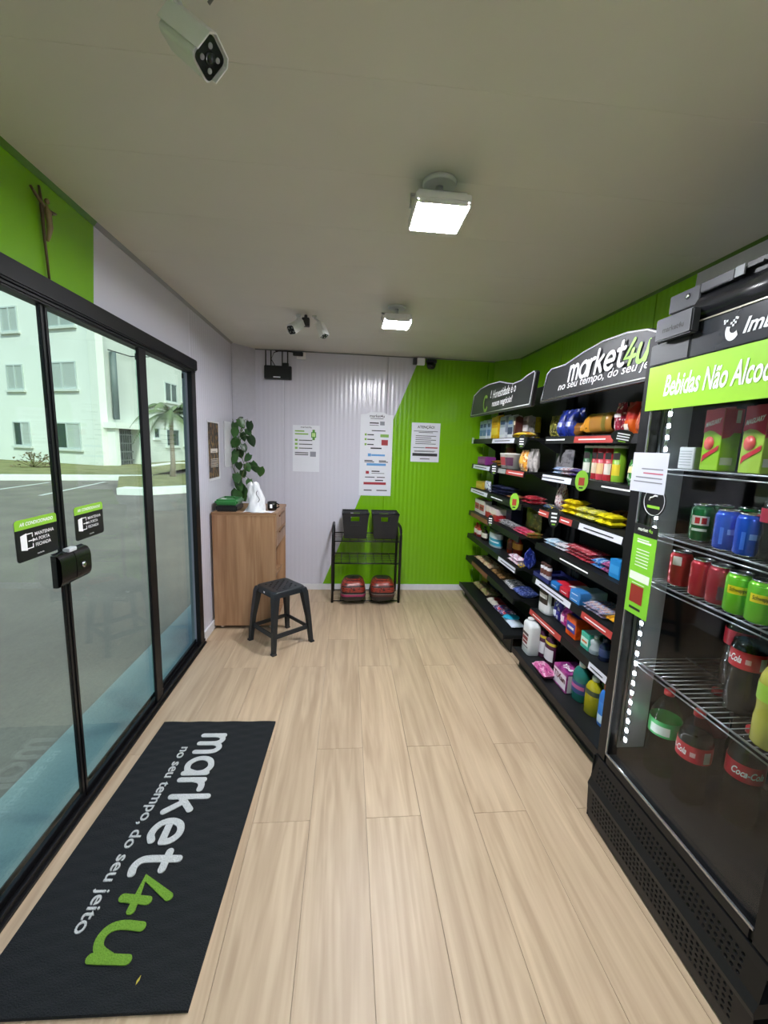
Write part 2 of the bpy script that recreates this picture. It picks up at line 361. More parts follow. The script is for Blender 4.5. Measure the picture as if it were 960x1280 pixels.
# baseboards
BBM = mat('dcdde0', .35)
struct(MB().box(-.88, 1.43, YB-.016, YB-.002, 0, .062).build('baseboard_back', BBM, bevel=.003))
struct(MB().box(XL+.002, XL+.016, 3.05, 4.0, 0, .075).build('baseboard_left', BBM, bevel=.003))
struct(MB().prism([(XL, 3.992), (XL+.012, 3.992), (-.872, 4.194), (-.884, 4.206), (XL, 4.01)], 0, .065).build('baseboard_corner', BBM, bevel=.002))

# ---------------------------------------------------------------- sliding glass door
DGL = glass('door_glass', (.80, .91, .87), 1.0)
ALU = mat('131315', .45, 0, .06, spec=.25); ALU2 = mat('1a1a1d', .35, .2, spec=.3)
door = thing('door_1', None, None, (-1.05, 1.62, 0)); struct(door)
hb = MB().box(-1.10, -1.018, D0, 3.03, 1.952, 2.022); hb.box(-1.09, -1.03, D0, 3.03, 1.935, 1.955)
hb.build('header_rail', ALU, door, bevel=.006)
tb = MB(); tb.box(-1.10, -1.018, D0, 3.03, 0, .012)
for x in (-1.098, -1.066, -1.034): tb.box(x, x+.006, D0, 3.03, .012, .034)
tb.build('floor_track', ALU, door, bevel=.001, seg=1)
MB().box(-1.06, -1.03, 2.945, 3.02, 0, 1.94).build('jamb', ALU, door, bevel=.003)
MB().box(-1.095, -1.025, D0-.02, D0+.06, 0, 1.94).build('jamb', ALU, door, bevel=.003)
MB().box(-1.048, -1.034, 2.245, 2.325, .03, 1.94).build('post', ALU, door, bevel=.003)
MB().box(-1.048, -1.034, .915, .995, .03, 1.94).build('post', ALU, door, bevel=.003)
def leaf(y0, y1, x, stile=None):
    g = MB().box(x-.004, x+.004, y0, y1, .036, 1.94).build('glass_pane', DGL, door)
    if stile:
        s_ = MB().box(x-.007, x+.007, stile-.009, stile+.009, .03, 1.94); s_.build('stile', ALU2, g, bevel=.003)
    b_ = MB().box(x-.008, x+.008, y0, y1, .026, .052); b_.build('bottom_clip', ALU, g, bevel=.002)
    return g
leaf(.97, 1.618, -1.056, 1.609); leaf(1.622, 2.27, -1.056, 1.631); leaf(2.31, 2.95, -1.078); leaf(.3, .93, -1.078)
for yy in (2.30, 2.90): MB().box(-1.074, -1.066, yy-.006, yy+.006, 1.885, 1.915).build('clip', ALU, door)
# lock case bridging the two leaves
lk = thing('door_lock', 'black lock case bridging the two sliding glass leaves', 'lock', (-1.03, 1.625, .94))
for a, b in ((1.54, 1.622), (1.626, 1.715)):
    m_ = MB(); m_.grid(lambda u, v, a=a, b=b: (-1.047+.034*(1-abs(2*v-1)**4)**.5, a+(b-a)*u, .945+.13*v), 6, 14)
    m_.box(-1.048, -1.03, a, b, .95, 1.07); m_.build('lock_half', mat('121214', .25), lk)
m_ = MB(); m_.lathe([(0, 0), (.012, 0), (.012, .004), (.007, .005), (0, .005)], 16, M=Matrix.Translation((-1.013, 1.665, 1.005)) @ Matrix.Rotation(math.pi/2, 4, 'Y')); m_.build('key_cylinder', CHROME, lk)
MB().box(-1.045, -1.02, 1.60, 1.645, 1.068, 1.082).build('keeper_plate', mat('c9ccd0', .4), lk, bevel=.002)
# stickers
def door_sticker(y0, y1, z0, z1, label, x=-1.0505):
    t_ = thing('door_sticker', label, 'sticker', (x, (y0+y1)/2, z0)); w_, h = y1-y0, z1-z0
    def rr(a, b, c, d, r):
        return [(a+r-r*math.cos(t), c+r-r*math.sin(t)) for t in (0, .5, 1, 1.57)]+[(b-r+r*math.sin(t), c+r-r*math.cos(t)) for t in (0, .5, 1, 1.57)]+[(b-r+r*math.cos(t), d-r+r*math.sin(t)) for t in (0, .5, 1, 1.57)]+[(a+r-r*math.sin(t), d-r+r*math.cos(t)) for t in (0, .5, 1, 1.57)]
    M = Matrix(((0,0,1,x),(1,0,0,0),(0,1,0,0),(0,0,0,1)))
    MB().prism(rr(y0, y1, z0, z1, .012), 0, .0012, M).build('backing', mat('141518', .4), t_)
    gz = z0+h*.76
    g = MB(); pg = [p for p in rr(y0, y1, z0, z1, .012) if p[1] > gz]; g.prism([(y0, gz)]+[(y1, gz)]+[p for p in rr(y0, y1, z0, z1, .012) if p[1] > gz], .0013, .0018, M); g.build('green_band', GREENV, t_)
    l = MB(); X1 = x+.0024
    text_on(l, 'AR CONDICIONADO', (X1, y0+w_*.1, gz+h*.08), Y_, Z_, width=w_*.8, bold=.02, shear=.2)
    for i, s in enumerate(('MANTENHA', 'A PORTA', 'FECHADA')):
        text_on(l, s, (X1, y0+w_*.43, z0+h*(.55-.135*i)), Y_, Z_, height=h*.085, bold=.01)
    text_on(l, 'market4u', (X1, y0+w_*.45, z0+h*.08), Y_, Z_, width=w_*.16)
    l.build('lettering', WLET, t_, fixn=False); l = MB()
    l.add([(X1, y0+w_*a, z0+h*b) for a, b in ((.1,.28),(.24,.24),(.24,.66),(.1,.62))], [(0,1,2,3)])
    for a, b, c, d in ((.24,.38,.62,.645),(.24,.38,.27,.295),(.36,.38,.54,.63),(.36,.38,.29,.38),(.27,.42,.445,.47)): quad(l, (X1, y0+w_*a, z0+h*c), Y_, Z_, w_*(b-a), h*(d-c))
    l.add([(X1, y0+w_*a, z0+h*b) for a, b in ((.37,.41),(.45,.458),(.37,.505))], [(0,1,2)])
    l.build('pictogram', WLET, t_, fixn=False)
door_sticker(1.395, 1.59, 1.083, 1.222, 'larger-looking black and green keep-door-closed sticker left of the black lock')
door_sticker(1.69, 1.88, 1.088, 1.222, 'black and green keep-door-closed sticker on the pane right of the lock')

# ================================================================ OUTSIDE
GZ = -.2
def rough_ground(name, c1, c2, s, rough=.85):
    m, t, p = base_mat(name); tc = N(t, 'ShaderNodeTexCoord'); a = N(t, 'ShaderNodeTexNoise'); a.inputs['Scale'].default_value = s; a.inputs['Detail'].default_value = 8; t.links.new(tc.outputs['Object'], a.inputs['Vector'])
    b = N(t, 'ShaderNodeTexNoise'); b.inputs['Scale'].default_value = s*40; b.inputs['Detail'].default_value = 3; t.links.new(tc.outputs['Object'], b.inputs['Vector'])
    x = N(t, 'ShaderNodeMath', operation='MULTIPLY_ADD'); x.inputs[1].default_value = .5; t.links.new(b.outputs[0], x.inputs[0]); t.links.new(a.outputs[0], x.inputs[2])
    r = N(t, 'ShaderNodeMapRange'); r.inputs[1].default_value = .45; r.inputs[2].default_value = 1.05; t.links.new(x.outputs[0], r.inputs[0])
    t.links.new(mixc(t, r.outputs[0], lin(c1), lin(c2)), p.inputs['Base Color']); p.inputs['Roughness'].default_value = rough
    bp = N(t, 'ShaderNodeBump'); bp.inputs['Strength'].default_value = .4; bp.inputs['Distance'].default_value = .01; t.links.new(b.outputs[0], bp.inputs['Height']); t.links.new(bp.outputs[0], p.inputs['Normal']); return m
struct(MB().box(-60, 30, -40, 70, GZ-.3, GZ).build('ground', rough_ground('asphalt', '635b57', '80776f', 1.2), keep=True))
struct(MB().box(-1.50, -1.12, -1.7, 4.15, GZ, -.09).build('door_step', rough_ground('concrete_step', '7f8b8c', '98a3a3', 2), bevel=.01))
CONC = mat('d9dbd6', .8, var=.06, scale=6)
def strip(name, pts, w_, h, label, cat, m):
    """a low kerb along a ground line"""
    mb = MB(); n = len(pts); vs = []
    for i, p in enumerate(pts):
        p = V((p[0], p[1])); d = (V(pts[min(i+1, n-1)][:2])-V(pts[max(i-1, 0)][:2])).normalized(); q = V((-d.y, d.x))*w_
        vs += [(p.x, p.y, GZ), (p.x, p.y, GZ+h), (p.x+q.x, p.y+q.y, GZ+h), (p.x+q.x, p.y+q.y, GZ)]
    fs = [(0,1,2,3), tuple(4*(n-1)+k for k in (3,2,1,0))]
    for i in range(n-1):
        for k in range(4): fs.append((4*i+k, 4*i+(k+1) % 4, 4*i+4+(k+1) % 4, 4*i+4+k))
    return tag(mb.add(vs, fs).build(name, m), label, cat)
k0 = onZ(-160, 603, GZ); k1 = onZ(0, 600.5, GZ); k2 = onZ(190, 600.5, GZ)
strip('kerb', [k0, k1, k2], .35, .2, 'long whitewashed kerb between the car park and the grass verge', 'kerb', CONC)
strip('kerb', [onZ(146, 618.5, GZ), onZ(182, 619.5, GZ), onZ(246, 615.5, GZ)], .5, .2, 'white kerb of the planted island nearest the glass doors', 'kerb', CONC)
strip('kerb', [onZ(193, 588, GZ), onZ(222, 583.5, GZ), onZ(250, 583, GZ)], .5, .25, 'short far white kerb seen behind the palm trunk', 'kerb', CONC)
GRASS = rough_ground('dry_grass', '5d6138', '8f8a5c', 1.6, .95)
g0, g1, g2 = onZ(-160, 603, GZ), onZ(0, 600.5, GZ), onZ(190, 600.5, GZ)
A0, A1, A2 = V((-27.0, 28.6, 0)), V((-12.4, 22.6, 0)), V((-11.0, 34.5, 0))
vg = MB().add([(g0.x-.2, g0.y+.3, 0), (g1.x-.15, g1.y+.3, 0), (g2.x-.1, g2.y+.3, 0), (A2.x+2, A2.y, 0), (A2.x, A2.y, 0), (A1.x, A1.y, 0), (A0.x, A0.y, 0)], [(0,1,2,3,4,5,6)])
tag(vg.build('grass_verge', GRASS, keep=True, fixn=False), 'dry patchy grass verge in front of the pale apartment building', 'grass', kind='stuff')
i0, i1, i2 = onZ(147, 618, GZ), onZ(182, 619, GZ), onZ(246, 615, GZ)
tag(MB().add([(i0.x, i0.y, -.02), (i1.x, i1.y, -.02), (i2.x, i2.y, -.02), (i2.x-1, i2.y+7, -.02), (i0.x-2, i0.y+4, -.02)], [(0,1,2,3,4)]).build('grass_island', GRASS, keep=True, fixn=False), 'dry grass on the island around the palm', 'grass', kind='stuff')
LINEM = mat('c6c8c4', .8)
for (a, b, lab) in (((50, 619.5), (131, 602.5), 'faded white parking line slanting across the asphalt behind the lock post'), ((-10, 613), (62, 603), 'faded white parking line at the left edge of the car park')):
    p, q = onZ(*a, GZ), onZ(*b, GZ); d = (q-p).normalized(); s = V((-d.y, d.x, 0))*.06
    tag(MB().add([p-s+Z_*.004, p+s+Z_*.004, q+s+Z_*.004, q-s+Z_*.004], [(0,1,2,3)]).build('parking_line', LINEM), lab, 'road marking')
# apartment building: two facades meeting at the corner A1
bld = thing('apartment_building', 'pale three-storey apartment building across the car park', 'building', tuple(A1+Z_*GZ))
BW = mat('e0e4dc', .85, var=.04, scale=.7); BW2 = mat('cdd2cb', .85, var=.04, scale=.7)  # second white has the side facade's shade put in; sills share it
HB = 11.0
def fac(a, b, m, name):
    d = (b-a).normalized(); n = V((d.y, -d.x, 0)); bk = -n*.4
    mb = MB(); mb.add([a+Z_*GZ, b+Z_*GZ, b+bk+Z_*GZ, a+bk+Z_*GZ, a+Z_*HB, b+Z_*HB, b+bk+Z_*HB, a+bk+Z_*HB], [(0,3,2,1),(4,5,6,7),(0,1,5,4),(1,2,6,5),(2,3,7,6),(3,0,4,7)])
    return mb.build(name, m, bld)
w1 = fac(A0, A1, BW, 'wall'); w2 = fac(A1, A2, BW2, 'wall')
MB().add([A0+Z_*HB, A1+Z_*HB, A2+Z_*HB, A0+V((4, 12, HB)), A0+V((0,0,HB+.3)), A1+V((0,0,HB+.3)), A2+V((0,0,HB+.3)), A0+V((4, 12, HB+.3))], [(0,3,2,1),(4,5,6,7),(0,1,5,4),(1,2,6,5),(2,3,7,6),(3,0,4,7)]).build('roof', mat('9a9f9a', .8), bld)
SHUT = mat('d3dcd9', .5); FRM = mat('bcc5c2', .5); DARKP = mat('3a4a48', .15)
def bwin(x0, y0, x1, y1, a, b, halves='ss'):
    p = on_wall(x0, y1, a, b); q = on_wall(x1, y1, a, b); zt = on_wall((x0+x1)/2, y0, a, b).z; zb = p.z
    d = (b-a).normalized(); n = V((d.y, -d.x, 0)); p = V((p.x, p.y, zb)); L = (V((q.x, q.y, 0))-V((p.x, p.y, 0))).length; h = zt-zb
    fr = MB()
    for s0, s1, t0, t1 in ((0, L, 0, .07), (0, L, h-.07, h), (0, .07, .07, h-.07), (L-.07, L, .07, h-.07)) + (((L/2-.04, L/2+.04, .07, h-.07),) if len(halves) == 2 else ()):
        quad(fr, p+d*s0+Z_*t0+n*.06, d, Z_, s1-s0, t1-t0, 0, .1)
    f_ = fr.build('window', FRM, bld)
    k = len(halves); wseg = (L-.14)/k
    for i, c in enumerate(halves):
        o = p+d*(.07+i*wseg)+Z_*.07
        if c == 'd': m2 = MB(); quad(m2, o+n*.01, d, Z_, wseg, h-.14, 0, .04); m2.build('pane', DARKP, f_)
        else:
            m2 = MB(); ns = 14
            for j in range(ns):
                zz = (h-.14)*j/ns; hh = (h-.14)/ns*.85
                m2.add([o+n*.005+Z_*zz, o+d*wseg+n*.005+Z_*zz, o+d*wseg+n*.035+Z_*(zz+hh), o+n*.035+Z_*(zz+hh)], [(0,1,2,3)])
            quad(m2, o-n*.0, d, Z_, wseg, h-.14, 0, .03); m2.build('shutter', SHUT, f_, fixn=False)
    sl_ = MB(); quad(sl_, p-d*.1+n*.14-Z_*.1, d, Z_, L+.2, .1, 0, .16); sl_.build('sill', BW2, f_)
for r in ((3.5, 383, 24, 416, 'ss'), (11, 455.5, 31.5, 488, 'ss'), (19.5, 527, 40.5, 557, 'ds'), (57, 384, 94, 410, 'ss'), (62, 452, 97.5, 487, 'ss'), (69.5, 528, 103, 560.5, 'ds'), (-55, 382, -26, 417, 'ss'), (-48, 455, -20, 489, 'ss'), (-42, 527, -14, 558, 'ss')):
    bwin(*r[:4], A0, A1, r[4])
for r in ((206, 479, 221, 501.5, 'dd'), (227, 485, 238, 502, 'dd'), (192, 534.5, 199.5, 548, 'd'), (208, 536.5, 224, 558, 'dd'), (229.5, 534, 244, 557, 'dd')):
    bwin(*r[:4], A1, A2, r[4])
# stair entrance on the side facade: porch, gate, downpipe
dS = (A2-A1).normalized(); nS = V((dS.y, -dS.x, 0))
def fpt(x, y, o=0): return on_wall(x, y, A1, A2)+nS*o
p = fpt(140, 583); q = fpt(166, 583); zt = fpt(150, 536).z
L = (q-p).length; p = V((p.x, p.y, GZ))
pr_ = MB()
for s0, s1, t0, t1, dp in ((-.3, 0, 0, zt-GZ, .5), (L, L+.3, 0, zt-GZ, .5), (-.5, L+.5, zt-GZ, zt-GZ+.3, .7)): quad(pr_, p+dS*s0+Z_*t0+nS*dp, dS, Z_, s1-s0, t1-t0, 0, dp+.2)
pr_.build('porch', BW, bld)
gt = MB(); quad(gt, p+nS*.02, dS, Z_, L, zt-GZ, 0, .05); g_ = gt.build('entrance_gate', mat('3d403e', .4), bld)
br = MB()
for k in range(9): quad(br, p+dS*(L*(k+.3)/9.2)+nS*.1+Z_*.1, dS, Z_, .05, zt-GZ-.2, 0, .05)
for k in range(4): quad(br, p+nS*.11+Z_*(.4+k*(zt-GZ-.6)/3.3), dS, Z_, L, .06, 0, .05)
br.build('gate_bars', mat('707672', .4), g_)
pp = MB(); a_ = fpt(137, 440); b_ = fpt(140.5, 524); pp.tube([V((a_.x, a_.y, b_.z))+nS*.15, V((a_.x, a_.y, a_.z))+nS*.15], .16, 8); pp.build('downpipe', mat('5d6a6a', .5), bld)
cb = MB(); a_ = fpt(130, 437, .2); b_ = fpt(182, 446, .2); cb.tube([a_, a_.lerp(b_, .5)-Z_*.15, b_], .03, 5); cb.build('cable', BLACK, bld)
# palm on the island
pb = onZ(216, 601, GZ); pal = thing('palm_tree', 'slender palm tree on the island outside the far glass pane', 'palm', tuple(pb))
top = V((pb.x+.05, pb.y, onY(214, 519, pb.y).z)); tr = MB()
tr.tube([pb+Z_*-.02, pb.lerp(top, .3)+V((.03,0,0)), pb.lerp(top, .65), top], [.13, .09, .075, .07], 10); tr.build('trunk', mat('8d8172', .9, bump=.4), pal)
FR = [mat('5f7048', .6), mat('6d7d55', .6)]
for i in range(13):
    a = 2*math.pi*i/13+.2; el = .75 if i % 3 == 0 else (.35 if i % 3 == 1 else .0); Lf = 1.75; m_ = MB(); pts = []
    for k in range(11):
        s = k/10; r_ = Lf*s*math.cos(el)*(1-.12*s); z_ = Lf*(s*math.sin(el)+.28*s-.95*s*s); pts.append(top+V((math.cos(a)*r_, math.sin(a)*r_, z_)))
    m_.tube(pts, [.022*(1-.8*k/10) for k in range(11)], 5)
    for k in range(1, 11):
        d = (pts[k]-pts[k-1]).normalized(); sd = d.cross(Z_).normalized()
        for j in range(3):
            o = pts[k-1].lerp(pts[k], j/3)
            for sg in (-1, 1):
                ln = .5*math.sin(math.pi*min(.96, .12+k/11.5)); tip = o+sd*sg*ln*.75+d*ln*.5-Z_*ln*.45
                m_.add([o-d*.03, o+d*.03, tip], [(0,1,2)])
    m_.build('frond', FR[i % 2], pal, fixn=False)
bs = onZ(42, 584, 0)
sh = thing('shrub', 'small dry bush on the verge below the ground-floor window', 'shrub', (bs.x, bs.y, 0))
m_ = MB()
for i in range(160):
    a = random.random()*6.28; e = random.random()*1.5; r_ = .5+.25*random.random(); p = V((bs.x, bs.y, 0))+V((math.cos(a)*math.cos(e)*r_*1.3, math.sin(a)*math.cos(e)*r_, math.sin(e)*r_*.9)); d = V((random.uniform(-1,1), random.uniform(-1,1), random.uniform(-.3,1)))*.12; s = d.cross(V((random.random(), random.random(), .3))).normalized()*.05
    m_.add([p-s, p+s, p+d], [(0,1,2)]); 
    if i % 6 == 0: m_.tube([V((bs.x, bs.y, 0)), p], .012, 4)
m_.build('foliage', mat('6b5e48', .9), sh, fixn=False)
# ================================================================ LAMPS
def floodlight(x, y, label, lens=True):
    t_ = thing('floodlight', label, 'lamp', (x, y, 2.24))
    MB().lathe([(.055, 0), (.055, .006), (.05, .012), (0, .012)][::-1] if False else [(.052, -.014), (.056, -.008), (.056, 0)], 24, (x, y, CEIL)).build('ceiling_base', mat('d2d2d0', .4), t_)
    br = MB(); br.tube([(x-.093, y, 2.275), (x-.093, y, 2.315), (x+.093, y, 2.315), (x+.093, y, 2.275)], .006, 8)
    br.tube([(x, y, CEIL-.012), (x, y, 2.313)], .012, 10); br.build('bracket', mat('cfcfd2', .35, .6), t_)
    h = MB().box(x-.088, x+.088, y-.09, y+.09, 2.262, 2.284)
    for a, b, c, d in ((-.088, -.0805, -.09, .09), (.0805, .088, -.09, .09), (-.0805, .0805, -.09, -.0825), (-.0805, .0805, .0825, .09)): h.box(x+a, x+b, y+c, y+d, 2.250, 2.262)
    for k in range(7): h.box(x-.08, x+.08, y-.07+k*.022, y-.064+k*.022, 2.284, 2.30)
    h.build('housing', mat('e6e6e6', .4), t_, bevel=.004)
    MB().box(x-.080, x+.080, y-.082, y+.082, 2.2490, 2.262).build('lens', glow('f6f8ff', LAMP), t_)
    return t_
floodlight(.284, 1.505, 'white square floodlight glowing nearer on the ceiling')
floodlight(.289, 2.76, 'white square floodlight glowing farther back on the ceiling')
floodlight(.284, -.75, 'white square floodlight on the ceiling by the rear wall')
# ================================================================ CCTV
CAMW = mat('d7d9d6', .35); CAMB = mat('101114', .2)
def bullet(name, label, pos, direc, s, mount, roll=0, group=None, square=True):
    """bullet camera: pos = front face centre, direc = where it looks, s = barrel half-width, mount = ceiling point"""
    pos, direc, mount = V(pos), V(direc).normalized(), V(mount)
    t_ = thing(name, label, 'camera', tuple(mount), group=group)
    R = direc.to_track_quat('Z', 'Y').to_matrix().to_4x4() @ Matrix.Rotation(roll, 4, 'Z')
    M = Matrix.Translation(pos) @ R
    def ring(h, z, n=4):
        o = []
        for i in range(4):
            cx, cy = ((1,1),(-1,1),(-1,-1),(1,-1))[i]
            for k in range(n):
                a = math.pi/2*i+math.pi/2*k/(n-1); o.append((cx*h*.62+h*.38*math.cos(a), cy*h*.62+h*.38*math.sin(a), z))
        return o
    def loft(rings, mb):
        n = len(rings[0]); vs = [p for r in rings for p in r]; fs = [tuple(range(n))[::-1], tuple((len(rings)-1)*n+i for i in range(n))]
        for j in range(len(rings)-1):
            for i in range(n): fs.append((j*n+i, j*n+(i+1) % n, (j+1)*n+(i+1) % n, (j+1)*n+i))
        mb.add(vs, fs, 0, False, M); return mb
    loft([ring(s*.72, -3.6*s), ring(s*.9, -3.3*s), ring(s*.98, -.6*s), ring(s*1.0, -.15*s), ring(s*1.0, 0)], MB()).build('body', CAMW, t_)
    sh = MB(); prof = [(-1.12, -.5), (-1.12, .75), (-.75, 1.12), (.75, 1.12), (1.12, .75), (1.12, -.5)]; inn = [(x*.93, y*.93 if y > 0 else y) for x, y in prof]
    poly = [(x*s, y*s) for x, y in prof]+[(x*s, y*s) for x, y in inn[::-1]]; sh.prism(poly, -3.5*s, .3*s, M); sh.build('sunshield', mat('e2e4e1', .35), t_)
    f_ = loft([ring(s*.9, .002), ring(s*.9, .02*s+.002)], MB()).build('front_face', CAMB, t_)
    for (a, b, r_) in ((0, 0, .34), (.45, .42, .15), (-.45, .42, .15), (.45, -.42, .15), (-.45, -.42, .15)):
        l = MB(); z = .024*s+.002; l.lathe([(0, z+.05*s), (r_*s*.6, z+.045*s), (r_*s*.85, z+.02*s), (r_*s, z+.06*s), (r_*s*1.12, z)], 14, (a*s, b*s, 0), M=M)
        l.build('lens' if r_ > .3 else 'infrared_lamp', CAMB if r_ > .3 else mat('9a9c9a', .2), f_)
    el = pos-direc*2.2*s+V((0, 0, 1.0*s)); ar = MB(); kn = el.lerp(mount, .35)+V((0, 0, .0)); ar.tube([el, kn, mount-Z_*.012], s*.26, 10)
    ar.lathe([(s*.55, -.015), (s*.62, -.008), (s*.62, 0)], 18, tuple(mount)); ar.build('arm', CAMW, t_)
    return t_
c1 = bullet('security_camera', 'large white bullet camera hanging from the ceiling at the upper left', (-.278, .948, 2.218), (1.406, -.512, -1.196), .029, (-.36, .83, CEIL), roll=-.197)
m_ = MB(); m_.tube([(-.30, .83, 2.29), (-.285, .82, 2.33), (-.30, .76, 2.355)], .004, 6); m_.tube([(-.262, .80, 2.30), (-.25, .80, 2.335), (-.27, .74, 2.357)], .004, 6)
m_.tube([(-.262, .90, 2.265), (-.20, .885, 2.33)], .003, 6); m_.build('cable', mat('6d6f68', .5), c1)
bullet('security_camera', 'small white camera facing the doors, left of the pair on the ceiling', (-.385, 2.955, 2.235), (-.45, -.62, -.5), .03, (-.35, 3.06, CEIL))
bullet('security_camera', 'small white camera seen side-on, right of the pair on the ceiling', (-.172, 2.98, 2.215), (.30, -.28, -.75), .026, (-.245, 3.06, CEIL))
tag(MB().box(-.325, -.275, 3.03, 3.07, CEIL-.075, CEIL-.02).box(-.31, -.29, 3.04, 3.06, CEIL-.02, CEIL).build('power_adapter', mat('2c2c2c', .5), bevel=.003), 'small dark power adapter on the ceiling between the two far cameras', 'adapter')
# recorder box with cables dropping from the ceiling
p = onY(331, 457, 4.2); q = onY(365, 475.5, 4.2); yb_ = YB-.004
rt_ = thing('network_box', 'black network box with cables high on the back wall', 'network box', ((p.x+q.x)/2, yb_, q.z))
MB().box(p.x, q.x, yb_-.045, yb_, q.z, p.z).build('case', mat('131416', .35), rt_, bevel=.005)
MB().box(p.x+.085, p.x+.15, yb_-.0465, yb_-.045, q.z+.014, q.z+.024).build('label_plate', WHITE, rt_)
for dx, b in ((.012, 0), (.06, 0), (.085, .04), (.165, 0), (.215, 0)):
    m_ = MB(); m_.tube([(p.x+dx+b*.4, yb_-.02, p.z-.004), (p.x+dx-b*.6, yb_-.02, p.z+.06), (p.x+dx+b*.1, yb_-.02, p.z+.12), (p.x+dx+b*1.4, yb_-.018, CEIL-.012)], .004 if b else .006, 6); m_.build('cable', BLACK, rt_)
MB().box(p.x+.17, p.x+.225, yb_-.034, yb_-.008, p.z-.002, p.z+.03).build('plug', BLACK, rt_, bevel=.003)
m_ = MB(); m_.tube([(p.x+.10, yb_-.014, CEIL-.014), (p.x+.2, yb_-.014, CEIL-.011), (p.x+.27, yb_-.014, CEIL-.016)], .006, 6); m_.build('cable', BLACK, rt_)
p = onY(371, 440, 4.2); q = onY(381, 449.5, 4.2)
jb = thing('power_socket', 'white surface socket with a black plug right of the black network box', 'socket', ((p.x+q.x)/2, yb_, q.z))
MB().box(p.x, q.x+.01, yb_-.03, yb_, q.z, p.z-.002).build('socket_box', WHITE, jb, bevel=.004)
MB().box(p.x-.03, q.x-.012, yb_-.06, yb_-.03, q.z+.022, p.z-.008).build('plug', BLACK, jb, bevel=.004)
p = onY(513, 447, 4.2); q = onY(546, 464, 4.2)
sk = thing('power_socket', 'white socket box on the back wall above the green corner notice', 'socket', (.68, yb_, 2.285))
MB().box(.655, .73, yb_-.04, yb_, 2.285, 2.35).build('socket_box', WHITE, sk, bevel=.004); MB().box(.615, .652, yb_-.05, yb_-.004, 2.285, 2.345).build('plug', mat('33343a', .4), sk, bevel=.004)
wc = thing('wall_camera', 'small black dome camera at the top of the green back wall', 'camera', (.79, yb_, 2.25))
MB().lathe([(.0, -.05), (.03, -.045), (.042, -.025), (.045, 0), (.035, .01), (0, .012)], 18, (.79, yb_-.05, 2.295)).build('dome', mat('1c1d22', .2), wc)
MB().box(.745, .845, yb_-.05, yb_, 2.305, 2.34).build('bracket', mat('24252a', .4), wc, bevel=.006)
MB().lathe([(0, -.012), (.012, -.01), (.016, 0)], 12, (.79, yb_-.088, 2.28)).build('lens', CAMB, wc)
# ================================================================ NOTICES
PAPER = mat('dfe1e8', .45, var=.02)
def bars(mb, o, xd, yd, rows, mi=0):
    """unreadable small print as thin ruled lines: rows = (x, y, width, height)"""
    for x, y, w_, h in rows: quad(mb, V(o)+V(xd)*x+V(yd)*y, xd, yd, w_, h, mi)
yn = YB-.0045
def back_notice(name, label, x0, y0, x1, y1, arch=0):
    p = onY(x0, y0, yn); q = onY(x1, y1, yn); w_, h = q.x-p.x, p.z-q.z
    t_ = thing(name, label, 'notice', ((p.x+q.x)/2, yn, q.z))
    pts = [(p.x, q.z), (q.x, q.z), (q.x, p.z-arch)]+([(q.x-w_*.17, p.z-arch*.85), (q.x-w_*.3, p.z-arch*.1), (p.x+w_*.3, p.z-arch*.1), (p.x+w_*.17, p.z-arch*.85)] if arch else [])+[(p.x, p.z-arch)]
    MB().prism(pts, yn-.0025, yn, Matrix(((1,0,0,0),(0,0,1,0),(0,1,0,0),(0,0,0,1)))).build('sheet', PAPER, t_)
    return t_, V((p.x, yn-.0035, q.z)), w_, h
INKM = [INK, mat('7fae4a', .5), mat('a22a35', .5), mat('5b9bd5', .5), mat('8a8c96', .6)]
t_, o, w_, h = back_notice('wall_notice', 'white poster with green watch picture left of the long notice', 366, 531, 399, 590)
l = MB()
text_on(l, 'market4u', o+X_*w_*.3+Z_*h*.94, X_, Z_, width=w_*.4)
bars(l, o, X_, Z_, [(w_*.08, h*.86, w_*.35, h*.028), (w_*.08, h*.8, w_*.5, h*.028)], 1)
for k in range(3): bars(l, o, X_, Z_, [(w_*.08, h*(.66-.085*k), w_*.1, h*.045)], 1); bars(l, o, X_, Z_, [(w_*.23, h*(.67-.085*k), w_*.5, h*.018)], 0)
bars(l, o, X_, Z_, [(w_*.08, h*.4, w_*.5, h*.02), (w_*.08, h*.36, w_*.5, h*.02)], 0); bars(l, o, X_, Z_, [(w_*.65, h*.33, w_*.22, h*.11)], 4)
l.build('print', INKM, t_, fixn=False)
wt = MB(); c = o+X_*w_*.78+Z_*h*.8
wt.box(c.x-.012, c.x+.012, c.y-.001, c.y, c.z-.05, c.z+.05); wt.box(c.x-.024, c.x+.024, c.y-.002, c.y-.0005, c.z-.027, c.z+.027); wt.build('picture', mat('4d8a2c', .4), t_)
wt = MB(); wt.box(c.x-.016, c.x+.016, c.y-.003, c.y-.0022, c.z-.018, c.z+.018); wt.build('picture_face', mat('b7d98b', .4), t_)
t_, o, w_, h = back_notice('wall_notice', 'tall white notice with arched top across the grey and green wall', 451, 514, 488, 620, .028)
l = MB()
text_on(l, 'market4u', o+X_*w_*.28+Z_*h*.935, X_, Z_, width=w_*.45, bold=.01)
